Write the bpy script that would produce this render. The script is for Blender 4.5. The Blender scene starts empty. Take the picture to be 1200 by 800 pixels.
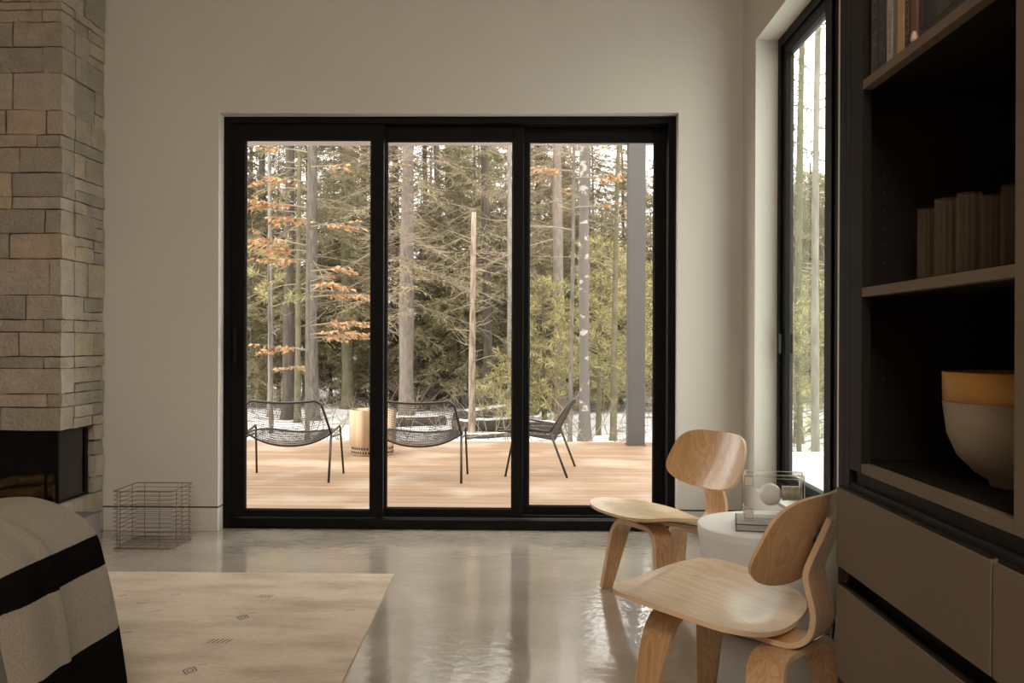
import bpy, math, random
from mathutils import Vector, Matrix, noise as mnoise
rnd = random.Random(11)
scene = bpy.context.scene
col = scene.collection
PI = math.pi
FPX, CAMZ = 1073.0, 1.065

# ------------------------------------------------------------------ helpers
class MB:
    """collects geometry, builds one mesh object"""
    def __init__(s):
        s.v, s.f, s.m, s.uv = [], [], [], []
    def face(s, idx, mat=0, uv=None):
        s.f.append(tuple(idx)); s.m.append(mat); s.uv.append(uv)
    def box(s, x0, x1, y0, y1, z0, z1, mat=0):
        b = len(s.v)
        s.v += [(x0,y0,z0),(x1,y0,z0),(x1,y1,z0),(x0,y1,z0),(x0,y0,z1),(x1,y0,z1),(x1,y1,z1),(x0,y1,z1)]
        for q in ((0,3,2,1),(4,5,6,7),(0,1,5,4),(1,2,6,5),(2,3,7,6),(3,0,4,7)):
            s.face([b+i for i in q], mat)
    def obox(s, c, ax, ay, az, mat=0):
        """box around centre c with half-axis vectors"""
        c, ax, ay, az = map(Vector, (c, ax, ay, az)); b = len(s.v)
        for k in (-1, 1):
            for (i, j) in ((-1,-1),(1,-1),(1,1),(-1,1)):
                s.v.append(tuple(c + i*ax + j*ay + k*az))
        for q in ((0,3,2,1),(4,5,6,7),(0,1,5,4),(1,2,6,5),(2,3,7,6),(3,0,4,7)):
            s.face([b+i for i in q], mat)
    def rough_box(s, x0, x1, y0, y1, z0, z1, mat=0, cell=0.04, amp=0.004, rnd_e=0.0022, seed=0.0):
        """box whose faces are subdivided and roughened like split stone"""
        n = [max(2, min(9, int(round((b-a)/cell)))) for a, b in ((x0,x1),(y0,y1),(z0,z1))]
        lo, hi = (x0,y0,z0), (x1,y1,z1)
        cache = {}
        cx = Vector(((x0+x1)/2, (y0+y1)/2, (z0+z1)/2))
        def vert(i, j, k):
            key = (i, j, k)
            if key in cache: return cache[key]
            p = [lo[a] + (hi[a]-lo[a])*t/n[a] for a, t in enumerate(key)]
            on = [t in (0, n[a]) for a, t in enumerate(key)]
            q = Vector(p)
            nz = mnoise.noise_vector(Vector((p[0]*11+seed, p[1]*11-seed*2, p[2]*11)))
            nz2 = mnoise.noise_vector(Vector((p[0]*37+seed, p[1]*37, p[2]*37+seed)))
            for a in range(3):
                if on[a]:
                    q[a] += (nz[a]*amp + nz2[a]*amp*0.5)
            if sum(on) >= 2:
                for a in range(3):
                    if on[a]:
                        q[a] += (rnd_e*(1+nz2[(a+1) % 3]))*(-1 if key[a] else 1)*0.6
            cache[key] = len(s.v); s.v.append(tuple(q)); return cache[key]
        for a in range(3):
            b, c = (a+1) % 3, (a+2) % 3
            for side in (0, n[a]):
                for i in range(n[b]):
                    for j in range(n[c]):
                        def mk(di, dj):
                            k = [0,0,0]; k[a] = side; k[b] = i+di; k[c] = j+dj
                            return vert(*k)
                        q = [mk(0,0), mk(1,0), mk(1,1), mk(0,1)]
                        if side == 0: q.reverse()
                        s.face(q, mat)
    def tube(s, pts, r, n=6, closed=False, cap=True, mat=0):
        pts = [Vector(p) for p in pts]; m = len(pts)
        rs = r if isinstance(r, (list, tuple)) else [r]*m
        b = len(s.v); up = None
        for i, p in enumerate(pts):
            if closed: t = pts[(i+1) % m] - pts[i-1]
            else: t = pts[min(i+1, m-1)] - pts[max(i-1, 0)]
            if t.length < 1e-9: t = Vector((0,0,1))
            t.normalize()
            if up is None:
                up = Vector((0,0,1)) if abs(t.z) < .9 else Vector((1,0,0))
            u = up - t*up.dot(t)
            if u.length < 1e-6: u = t.orthogonal()
            u.normalize(); w = t.cross(u); up = u
            for k in range(n):
                a = 2*PI*k/n
                s.v.append(tuple(p + (u*math.cos(a) + w*math.sin(a))*rs[i]))
        rng = m if closed else m-1
        for i in range(rng):
            for k in range(n):
                k2 = (k+1) % n; i2 = (i+1) % m
                s.face((b+i*n+k, b+i*n+k2, b+i2*n+k2, b+i2*n+k), mat)
        if cap and not closed:
            s.face([b+k for k in range(n)][::-1], mat)
            s.face([b+(m-1)*n+k for k in range(n)], mat)
    def lathe(s, prof, n=48, c=(0,0,0), mat=0, ripple=None):
        b = len(s.v); m = len(prof)
        for (r, z) in prof:
            for k in range(n):
                a = 2*PI*k/n
                rr = r*(1 + (ripple(a) if ripple and r > 1e-4 else 0))
                s.v.append((c[0]+rr*math.cos(a), c[1]+rr*math.sin(a), c[2]+z))
        for i in range(m-1):
            for k in range(n):
                k2 = (k+1) % n
                s.face((b+i*n+k, b+i*n+k2, b+(i+1)*n+k2, b+(i+1)*n+k), mat)
    def strip(s, pts, wdir, widths, thick, edge_mat=1):
        """bent plywood strip: rectangular section swept along pts"""
        pts = [Vector(p) for p in pts]; m = len(pts); b = len(s.v)
        acc = 0.0; L = [0.0]
        for i in range(1, m): acc += (pts[i]-pts[i-1]).length; L.append(acc)
        for i, p in enumerate(pts):
            t = (pts[min(i+1, m-1)] - pts[max(i-1, 0)]).normalized()
            w = Vector(wdir); w = (w - t*w.dot(t)).normalized(); nn = t.cross(w)
            h = widths[i]/2; k = thick/2
            s.v += [tuple(p + w*h + nn*k), tuple(p - w*h + nn*k), tuple(p - w*h - nn*k), tuple(p + w*h - nn*k)]
        for i in range(m-1):
            a, c = b+i*4, b+i*4+4
            u0, u1 = L[i], L[i+1]
            for j in range(4):
                j2 = (j+1) % 4
                mat = edge_mat if j in (1, 3) else 0
                uv = ((u0,0),(u0,1),(u1,1),(u1,0)) if mat else None
                s.face((a+j, a+j2, c+j2, c+j), mat, uv)
        s.face((b+3, b+2, b+1, b), edge_mat, ((0,0),(1,0),(1,1),(0,1)))
        e = b+(m-1)*4
        s.face((e, e+1, e+2, e+3), edge_mat, ((0,0),(1,0),(1,1),(0,1)))
    def build(s, name, mats, parent=None, smooth=False, bevel=0, loc=None):
        me = bpy.data.meshes.new(name)
        me.from_pydata(s.v, [], s.f)
        for m in (mats if isinstance(mats, (list, tuple)) else [mats]): me.materials.append(m)
        me.polygons.foreach_set('material_index', s.m)
        if any(u is not None for u in s.uv):
            ul = me.uv_layers.new(name='UVMap')
            for p, u in zip(me.polygons, s.uv):
                if u:
                    for li, q in zip(p.loop_indices, u): ul.data[li].uv = q
        if smooth:
            me.polygons.foreach_set('use_smooth', [True]*len(me.polygons))
        me.update()
        o = bpy.data.objects.new(name, me); col.objects.link(o)
        if parent is not None: o.parent = parent
        if loc: o.location = loc
        if smooth == 'angle':
            try: me.set_sharp_from_angle(angle=math.radians(38))
            except Exception: pass
        if bevel:
            md = o.modifiers.new('bevel', 'BEVEL'); md.width = bevel; md.segments = 2; md.limit_method = 'ANGLE'; md.angle_limit = math.radians(50)
        return o

def tag(o, label=None, cat=None, group=None, kind=None):
    if label: o['label'] = label
    if cat: o['category'] = cat
    if group: o['group'] = group
    if kind: o['kind'] = kind
    return o
def empty(name, loc=(0,0,0), rz=0.0):
    o = bpy.data.objects.new(name, None); col.objects.link(o)
    o.location = loc; o.rotation_euler = (0, 0, rz); o.empty_display_size = .1
    return o
def struct(o, label, cat): return tag(o, label, cat, kind='structure')
def copy_tree(o, parent=None):
    c = o.copy(); col.objects.link(c); c.parent = parent
    for ch in list(o.children): copy_tree(ch, c)
    return c
def smooth_path(pts, sub=6):
    """Catmull-Rom through pts"""
    P = [Vector(p) for p in pts]; out = []
    for i in range(len(P)-1):
        p0, p1, p2, p3 = P[max(i-1,0)], P[i], P[i+1], P[min(i+2, len(P)-1)]
        for k in range(sub):
            t = k/sub
            out.append(.5*((2*p1) + (p2-p0)*t + (2*p0-5*p1+4*p2-p3)*t*t + (3*p1-p0-3*p2+p3)*t**3))
    out.append(P[-1]); return out
def fillet(pts, rad, seg=6):
    P = [Vector(p) for p in pts]; out = [P[0]]
    for i in range(1, len(P)-1):
        r = rad[i-1] if isinstance(rad, (list, tuple)) else rad
        a = (P[i-1]-P[i]); b = (P[i+1]-P[i])
        la, lb = a.length, b.length; a.normalize(); b.normalize()
        d = min(r, la*.49, lb*.49)
        p0, p1 = P[i]+a*d, P[i]+b*d
        for k in range(seg+1):
            t = k/seg
            out.append((1-t)**2*p0 + 2*t*(1-t)*P[i] + t*t*p1)
    out.append(P[-1]); return out

# camera orientation (also used to turn a measured picture position into a place on a known plane)
YAW = math.atan(20/FPX); PITCH = math.atan(2/FPX); ROLL = math.radians(0.2)
CAM_ROT = Matrix.Rotation(YAW, 3, 'Z') @ Matrix.Rotation(PI/2 - PITCH, 3, 'X') @ Matrix.Rotation(ROLL, 3, 'Z')
def ray(px, py): return CAM_ROT @ Vector(((px-600)/FPX, -(py-400)/FPX, -1))
def atY(px, py, Y):
    d = ray(px, py); return Vector((0,0,CAMZ)) + d*(Y/d.y)
def atZ(px, py, Z=0.0):
    d = ray(px, py); return Vector((0,0,CAMZ)) + d*((Z-CAMZ)/d.z)

# ------------------------------------------------------------------ materials
def mat(name, base=(.5,.5,.5), rough=.5, metal=0.0, var=None, vscale=6.0, vstretch=(1,1,1), bump=0.0, bscale=40.0, spec=.5, rvar=0.0, detail=5.0, contrast=(.3,.7)):
    m = bpy.data.materials.new(name); m.use_nodes = True
    nt = m.node_tree; N = nt.nodes; L = nt.links; b = N['Principled BSDF']
    b.inputs['Base Color'].default_value = (*base, 1); b.inputs['Roughness'].default_value = rough
    b.inputs['Metallic'].default_value = metal; b.inputs['Specular IOR Level'].default_value = spec
    tc = N.new('ShaderNodeTexCoord'); mp = N.new('ShaderNodeMapping'); mp.inputs['Scale'].default_value = vstretch
    L.new(tc.outputs['Object'], mp.inputs['Vector'])
    if var is not None:
        n = N.new('ShaderNodeTexNoise'); n.inputs['Scale'].default_value = vscale; n.inputs['Detail'].default_value = detail
        L.new(mp.outputs['Vector'], n.inputs['Vector'])
        r = N.new('ShaderNodeValToRGB')
        r.color_ramp.elements[0].position = contrast[0]; r.color_ramp.elements[1].position = contrast[1]
        r.color_ramp.elements[0].color = (*base, 1); r.color_ramp.elements[1].color = (*var, 1)
        L.new(n.outputs['Fac'], r.inputs['Fac']); L.new(r.outputs['Color'], b.inputs['Base Color'])
        if rvar:
            q = N.new('ShaderNodeMapRange'); q.inputs['To Min'].default_value = rough-rvar; q.inputs['To Max'].default_value = rough+rvar
            L.new(n.outputs['Fac'], q.inputs['Value']); L.new(q.outputs['Result'], b.inputs['Roughness'])
    if bump:
        n2 = N.new('ShaderNodeTexNoise'); n2.inputs['Scale'].default_value = bscale; n2.inputs['Detail'].default_value = 4
        L.new(mp.outputs['Vector'], n2.inputs['Vector'])
        bp = N.new('ShaderNodeBump'); bp.inputs['Strength'].default_value = bump; bp.inputs['Distance'].default_value = .02
        L.new(n2.outputs['Fac'], bp.inputs['Height']); L.new(bp.outputs['Normal'], b.inputs['Normal'])
    return m

def mat_glass(name, tint=(1,1,1), fres=1.45, refl=1.0):
    m = bpy.data.materials.new(name); m.use_nodes = True
    nt = m.node_tree; N = nt.nodes; L = nt.links; N.remove(N['Principled BSDF'])
    t = N.new('ShaderNodeBsdfTransparent'); t.inputs['Color'].default_value = (*tint, 1)
    g = N.new('ShaderNodeBsdfGlossy'); g.inputs['Roughness'].default_value = .01; g.inputs['Color'].default_value = (refl,)*3+(1,)
    f = N.new('ShaderNodeFresnel'); f.inputs['IOR'].default_value = fres
    x = N.new('ShaderNodeMixShader')
    ge = N.new('ShaderNodeNewGeometry'); iv = N.new('ShaderNodeMath'); iv.operation = 'SUBTRACT'; iv.inputs[0].default_value = 1; L.new(ge.outputs['Backfacing'], iv.inputs[1])
    fm = N.new('ShaderNodeMath'); fm.operation = 'MULTIPLY'; L.new(f.outputs['Fac'], fm.inputs[0]); L.new(iv.outputs[0], fm.inputs[1])   # reflect once, on the near face of the pane
    L.new(fm.outputs[0], x.inputs['Fac']); L.new(t.outputs['BSDF'], x.inputs[1]); L.new(g.outputs['BSDF'], x.inputs[2])
    L.new(x.outputs['Shader'], N['Material Output'].inputs['Surface'])
    return m

def mat_wood(name, light, dark, axis, scale=1.0, rough=.38):
    """plain-sawn ash: bands stretched along the grain axis"""
    m = bpy.data.materials.new(name); m.use_nodes = True
    nt = m.node_tree; N = nt.nodes; L = nt.links; b = N['Principled BSDF']; b.inputs['Roughness'].default_value = rough; b.inputs['Coat Weight'].default_value = .5; b.inputs['Coat Roughness'].default_value = .16
    tc = N.new('ShaderNodeTexCoord'); mp = N.new('ShaderNodeMapping')
    sc = [1.0, 1.0, 1.0]; sc['xyz'.index(axis)] = .055
    mp.inputs['Scale'].default_value = [q*scale for q in sc]; mp.inputs['Location'].default_value = (.31, .17, .05)
    L.new(tc.outputs['Object'], mp.inputs['Vector'])
    w = N.new('ShaderNodeTexNoise'); w.inputs['Scale'].default_value = 7; w.inputs['Detail'].default_value = 2; w.inputs['Distortion'].default_value = .6
    L.new(mp.outputs['Vector'], w.inputs['Vector'])
    mul = N.new('ShaderNodeMath'); mul.operation = 'MULTIPLY'; mul.inputs[1].default_value = 13
    fr = N.new('ShaderNodeMath'); fr.operation = 'FRACT'
    L.new(w.outputs['Fac'], mul.inputs[0]); L.new(mul.outputs[0], fr.inputs[0])
    n2 = N.new('ShaderNodeTexNoise'); n2.inputs['Scale'].default_value = 260; n2.inputs['Detail'].default_value = 3
    L.new(mp.outputs['Vector'], n2.inputs['Vector'])
    n3 = N.new('ShaderNodeTexNoise'); n3.inputs['Scale'].default_value = 22; n3.inputs['Detail'].default_value = 3
    L.new(mp.outputs['Vector'], n3.inputs['Vector'])
    a1 = N.new('ShaderNodeMath'); a1.operation = 'MULTIPLY_ADD'; a1.inputs[1].default_value = .36
    L.new(fr.outputs[0], a1.inputs[0])
    a2 = N.new('ShaderNodeMath'); a2.operation = 'MULTIPLY'; a2.inputs[1].default_value = .35; L.new(n2.outputs['Fac'], a2.inputs[0]); L.new(a2.outputs[0], a1.inputs[2])
    a3 = N.new('ShaderNodeMath'); a3.operation = 'MULTIPLY_ADD'; a3.inputs[1].default_value = .45; L.new(n3.outputs['Fac'], a3.inputs[0]); L.new(a1.outputs[0], a3.inputs[2])
    r = N.new('ShaderNodeValToRGB'); r.color_ramp.elements[0].position = .25; r.color_ramp.elements[1].position = .95
    r.color_ramp.elements[0].color = (*light, 1); r.color_ramp.elements[1].color = (*dark, 1)
    L.new(a3.outputs[0], r.inputs['Fac']); L.new(r.outputs['Color'], b.inputs['Base Color'])
    return m

def mat_ply(name, a, bcol, layers=4):
    m = bpy.data.materials.new(name); m.use_nodes = True
    nt = m.node_tree; N = nt.nodes; L = nt.links; b = N['Principled BSDF']; b.inputs['Roughness'].default_value = .5
    tc = N.new('ShaderNodeTexCoord'); sx = N.new('ShaderNodeSeparateXYZ'); L.new(tc.outputs['UV'], sx.inputs[0])
    mu = N.new('ShaderNodeMath'); mu.operation = 'MULTIPLY'; mu.inputs[1].default_value = layers*2*PI; L.new(sx.outputs['Y'], mu.inputs[0])
    si = N.new('ShaderNodeMath'); si.operation = 'SINE'; L.new(mu.outputs[0], si.inputs[0])
    r = N.new('ShaderNodeValToRGB'); r.color_ramp.elements[0].position = .2; r.color_ramp.elements[1].position = .8
    r.color_ramp.elements[0].color = (*a, 1); r.color_ramp.elements[1].color = (*bcol, 1)
    ad = N.new('ShaderNodeMath'); ad.operation = 'MULTIPLY_ADD'; ad.inputs[1].default_value = .5; ad.inputs[2].default_value = .5
    L.new(si.outputs[0], ad.inputs[0]); L.new(ad.outputs[0], r.inputs['Fac']); L.new(r.outputs['Color'], b.inputs['Base Color'])
    return m

M = {}
M['paint'] = mat('wall_paint', (.64,.595,.54), .85, var=(.61,.565,.51), vscale=1.2, bump=.03, bscale=120, spec=.2)
M['ceiling'] = mat('ceiling_paint', (.75,.72,.67), .9, spec=.2)
M['gap'] = mat('shadow_gap', (.06,.05,.045), .8)
M['black'] = mat('black_aluminium', (.0045,.0036,.0032), .5, var=(.006,.005,.0045), vscale=9, spec=.10)
M['black2'] = mat('black_gasket', (.006,.005,.005), .6)
M['metal'] = mat('brushed_track', (.35,.33,.30), .35, metal=1.0)
M['pane'] = mat_glass('window_glass', (.98,.985,.98), 1.2)
M['pane_side'] = mat_glass('side_window_glass', (.90,.95,.92), 1.35)

def concrete():
    m = mat('polished_concrete', (.33,.28,.23), .11, var=(.48,.415,.345), vscale=2.6, rvar=.05, detail=9, contrast=(.3,.72), spec=.55)
    nt = m.node_tree; N = nt.nodes; L = nt.links; b = N['Principled BSDF']
    tc = N['Texture Coordinate']
    n = N.new('ShaderNodeTexNoise'); n.inputs['Scale'].default_value = 22; n.inputs['Detail'].default_value = 4; n.inputs['Roughness'].default_value = .5
    L.new(tc.outputs['Object'], n.inputs['Vector'])
    bp = N.new('ShaderNodeBump'); bp.inputs['Strength'].default_value = .10; bp.inputs['Distance'].default_value = .012
    L.new(n.outputs['Fac'], bp.inputs['Height']); L.new(bp.outputs['Normal'], b.inputs['Normal'])
    b.inputs['Coat Weight'].default_value = .8; b.inputs['Coat Roughness'].default_value = .03
    L.new(bp.outputs['Normal'], b.inputs['Coat Normal'])
    return m
M['concrete'] = concrete()

STONES = [((.44,.37,.29),(.34,.285,.225)), ((.40,.345,.275),(.31,.265,.21)), ((.49,.40,.295),(.38,.31,.23)), ((.36,.315,.265),(.29,.25,.205)), ((.46,.40,.33),(.37,.315,.255))]
M['stone'] = [mat('limestone', a, .9, var=b, vscale=9, bump=.55, bscale=55, spec=.2, detail=8) for a, b in STONES]
M['mortar'] = mat('dark_joint', (.10,.085,.07), .95, spec=.1)
M['hearth'] = mat('dark_hearth_stone', (.115,.085,.072), .7, var=(.15,.115,.095), vscale=8)
M['soot'] = mat('firebox_steel', (.010,.009,.008), .6)
M['fireglass'] = mat_glass('firebox_glass', (.72,.70,.66), 1.18)
M['fireglass_side'] = mat_glass('firebox_side_glass', (.62,.60,.56), 1.5)
M['bark_log'] = mat('log_bark', (.11,.06,.028), .9, var=(.26,.15,.065), vscale=22, bump=.5, bscale=60)
M['log_end'] = mat('log_end', (.42,.26,.11), .85, var=(.3,.17,.07), vscale=20)
M['wire'] = mat('bronze_wire', (.15,.105,.07), .35, metal=.7)
M['seat_x'] = mat_wood('ash_long_lit', (.88,.68,.45), (.66,.44,.235), 'y')  # same ash, lightened: window light on the seat put into the colour
M['seat_z'] = mat_wood('ash_up_shaded', (.66,.405,.19), (.44,.23,.085), 'z')  # same ash, darkened: shade on backrest and spine put into the colour
M['seat_l'] = mat_wood('ash_leg_shaded', (.60,.375,.19), (.34,.175,.07), 'z', 1.5)  # same ash, darkest: shadow side of the legs painted in
M['ply'] = mat_ply('plywood_edge', (.74,.53,.325), (.46,.29,.155), 5)
M['rubber'] = mat('black_rubber', (.02,.018,.016), .6)
M['screw'] = mat('screw_steel', (.25,.2,.15), .35, metal=1)
M['table'] = mat('white_lacquer', (.84,.82,.785), .4, var=(.82,.80,.765), vscale=5)
def acrylic():
    m = bpy.data.materials.new('clear_acrylic'); m.use_nodes = True
    b = m.node_tree.nodes['Principled BSDF']
    b.inputs['Base Color'].default_value = (.97,.96,.94,1); b.inputs['Roughness'].default_value = .02
    b.inputs['Transmission Weight'].default_value = 1; b.inputs['IOR'].default_value = 1.3
    return m
M['acrylic'] = mat_glass('clear_acrylic_sheet', (.93,.92,.90), 1.55)
M['acrylic_edge'] = mat('frosted_acrylic_edge', (.80,.70,.62), .25, var=(.85,.78,.70), vscale=30)
M['opal'] = mat('opal_globe', (.86,.83,.79), .25)
M['olive_glass'] = mat('ribbed_socket', (.33,.30,.20), .25, var=(.55,.5,.38), vscale=30, vstretch=(3,.1,.1))
M['cord'] = mat('black_cord', (.012,.012,.012), .5)
M['book_grey'] = mat('book_cover_grey', (.42,.41,.39), .5, var=(.30,.30,.30), vscale=18)
M['book_dark'] = mat('book_cover_dark', (.035,.033,.034), .45)
M['pages'] = mat('book_pages', (.48,.45,.41), .8, var=(.40,.37,.33), vscale=60, vstretch=(.2,.2,8))
M['cab'] = mat('dark_taupe_laminate', (.165,.122,.083), .6, var=(.15,.112,.076), vscale=3, spec=.2)
M['cab_in'] = mat('taupe_laminate_shaded', (.014,.010,.007), .6, var=(.012,.009,.006), vscale=3, spec=.15)  # taupe darkened to near black: shade inside the bookcase painted in
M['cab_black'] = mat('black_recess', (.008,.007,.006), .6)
M['ochre'] = mat('ochre_glaze', (.40,.19,.03), .45, var=(.35,.165,.025), vscale=4)
M['cream'] = mat('stoneware_cream', (.25,.19,.125), .6, var=(.225,.17,.112), vscale=6)
def ribbed():
    m = bpy.data.materials.new('smoky_ribbed_glass'); m.use_nodes = True
    nt = m.node_tree; N = nt.nodes; L = nt.links; b = N['Principled BSDF']; b.inputs['Base Color'].default_value = (.55,.44,.32,1); b.inputs['Roughness'].default_value = .22
    t = N.new('ShaderNodeBsdfTransparent'); t.inputs['Color'].default_value = (.9,.86,.8,1); x = N.new('ShaderNodeMixShader'); x.inputs['Fac'].default_value = .075
    L.new(t.outputs[0], x.inputs[1]); L.new(b.outputs[0], x.inputs[2]); L.new(x.outputs[0], N['Material Output'].inputs['Surface']); return m
M['ribglass'] = ribbed()
M['felt'] = mat('wool_grey', (.25,.21,.17), .95, spec=.1)
M['sofa'] = mat('brown_upholstery', (.16,.125,.10), .9, var=(.14,.11,.09), vscale=40)
# exterior
M['post'] = mat('grey_post', (.056,.050,.044), .6, var=(.050,.045,.040), vscale=4)
M['beam'] = mat('pale_beam', (0.308,0.269,0.235), .6)
M['steel'] = mat('firepit_steel', (.30,.20,.125), .34, metal=.9, var=(.40,.28,.185), vscale=5, vstretch=(6,6,.2))
M['chairwire'] = mat('dark_bronze_rod', (.035,.028,.022), .4, metal=.4)
M['snow'] = mat('snow', (0.608,0.604,0.600), .8, var=(0.544,0.540,0.536), vscale=2.5, bump=.3, bscale=9, spec=.3)
M['litter'] = mat('snow_litter', (.16,.115,.075), .95)
BARK = {
 'grey': mat('bark_grey', (0.144,0.122,0.099), .95, var=(0.076,0.064,0.051), vscale=16, vstretch=(1.6,1.6,.35), bump=.6, bscale=30, contrast=(.35,.65)),
 'pink': mat('bark_pinkgrey', (0.190,0.153,0.126), .95, var=(0.122,0.098,0.080), vscale=18, vstretch=(1.5,1.5,.4), bump=.5, bscale=30, contrast=(.35,.7)),
 'dark': mat('bark_dark', (0.083,0.063,0.045), .95, var=(0.047,0.036,0.027), vscale=14, vstretch=(1.8,1.8,.3), bump=.6, bscale=30, contrast=(.35,.65)),
 'moss': mat('bark_mossy', (0.128,0.105,0.064), .95, var=(0.076,0.073,0.032), vscale=7, bump=.5, bscale=30, contrast=(.35,.65)),
 'birch': mat('bark_birch', (0.116,0.099,0.085), .9, var=(0.340,0.313,0.279), vscale=8, vstretch=(1,1,1.3), bump=.4, bscale=30, contrast=(.585,.65)),
 'snag': mat('bark_snag', (0.294,0.233,0.172), .9, var=(0.147,0.104,0.071), vscale=12, vstretch=(2,2,.35), bump=.5, bscale=30, contrast=(.42,.62)),
 'pale': mat('bark_pale', (0.235,0.213,0.179), .9, var=(0.146,0.126,0.104), vscale=10, vstretch=(1.5,1.5,.5), contrast=(.35,.65)),
}
M['twig'] = mat('fine_twigs', (0.243,0.194,0.131), .9, var=(0.153,0.117,0.081), vscale=3)
def leafmat(name, a, b):
    m = mat(name, a, .75, var=b, vscale=2.2, contrast=(.32,.68), spec=.2)
    return m
M['needle'] = leafmat('needles_olive', (0.159,0.147,0.065), (0.264,0.222,0.108))
M['needle2'] = leafmat('needles_brownish', (0.222,0.182,0.094), (0.322,0.257,0.147))
M['needle3'] = leafmat('needles_bright', (0.276,0.254,0.107), (0.347,0.301,0.143))
M['beech'] = leafmat('beech_leaf', (0.340,0.178,0.081), (0.425,0.264,0.140))

# ------------------------------------------------------------------ room shell
YW, XR = 5.03, 1.166           # back wall plane, right wall plane
DX0, DX1, DZ = -1.718, 0.8145, 2.312
WY0, WY1, WZ0, WZ1 = 3.485, 4.757, 0.30, 2.617
CEIL, XL, YB = 3.9, -5.2, -3.6
XO = XR+.182                     # outer face of the window wall
BB = .128
m = MB(); m.box(XL-.3, XO, YB-.3, 4.478, -.2, 0); m.box(XL-.3, XO, 4.481, YW+.30, -.2, 0); m.box(XL-.3, XO, 4.478, 4.481, -.2, -.004)
struct(m.build('floor', M['concrete']), 'polished grey concrete floor of the room', 'floor')
SX0, SX1, SY0, SY1 = -.9, .6, -3.4, -1.7     # unseen ceiling opening, added to hold the fill light
m = MB()
m.box(XL-.3, SX0, YB-.3, YW+.3, CEIL, CEIL+.2); m.box(SX1, XO, YB-.3, YW+.3, CEIL, CEIL+.2)
m.box(SX0, SX1, YB-.3, SY0, CEIL, CEIL+.2); m.box(SX0, SX1, SY1, YW+.3, CEIL, CEIL+.2)
struct(m.build('ceiling', M['ceiling']), 'plain painted ceiling with an added opening for the fill light', 'ceiling')
m = MB()
G = .010
for z0, z1, dy in ((0, BB-.0005, .02), (BB, BB+G, .012), (BB+G, CEIL, 0)):
    mm = 1 if dy == .012 else 0
    if z0 == 0: continue
    m.box(XL, DX0+dy*0, YW+dy, YW+.30, z0, min(z1, DZ) if z1 == CEIL else z1, mm)
    m.box(DX1, XO, YW+dy, YW+.30, z0, min(z1, DZ) if z1 == CEIL else z1, mm)
m.box(XL, XO, YW, YW+.30, DZ, CEIL)
struct(m.build('wall_back', [M['paint'], M['gap']]), 'warm white plaster wall around the sliding door', 'wall')
m = MB(); m.box(XL, DX0, YW, YW+.30, 0, BB); m.box(DX1, XR, YW, YW+.30, 0, BB)
struct(m.build('baseboard_back', M['paint'], bevel=.002), 'flush white baseboard along the door wall', 'baseboard')
m = MB()
m.box(XR, XO, YB, WY0, BB+G, CEIL); m.box(XR, XO, WY1, YW, BB+G, CEIL)
m.box(XR, XO, WY0, WY1, BB+G, WZ0); m.box(XR, XO, WY0, WY1, WZ1, CEIL)
m.box(XR+.012, XO, YB, YW, BB, BB+G, 1)
struct(m.build('wall_right', [M['paint'], M['gap']]), 'white plaster wall with the tall side window', 'wall')
m = MB(); m.box(XR, XO, YB, YW, 0, BB)
struct(m.build('baseboard_right', M['paint'], bevel=.002), 'flush white baseboard below the side window', 'baseboard')
m = MB(); m.box(XL-.3, XL, YB, YW+.3, 0, CEIL)
struct(m.build('wall_left', M['paint']), 'white plaster wall on the fireplace side', 'wall')
m = MB(); m.box(XL-.3, XO, YB-.3, YB, 0, CEIL)
struct(m.build('wall_rear', M['paint']), 'white plaster wall behind the viewer', 'wall')

# ------------------------------------------------------------------ sliding door
door = empty('door_1', ((DX0+DX1)/2, YW+.085, 0)); struct(door, 'black framed three panel sliding glass door to the deck', 'door')
ox = (DX0+DX1)/2; oy = YW+.085
def dl(x): return x-ox
FY0, FY1 = 0.0, .19
fw = .042
m = MB()
m.box(dl(DX0), dl(DX0)+fw, FY0, FY1, 0, DZ); m.box(dl(DX1)-fw, dl(DX1), FY0, FY1, 0, DZ)
m.box(dl(DX0)+fw, dl(DX1)-fw, FY0, FY1, DZ-.038, DZ); m.box(dl(DX0)+fw, dl(DX1)-fw, FY0, FY1, 0, .055)
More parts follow.
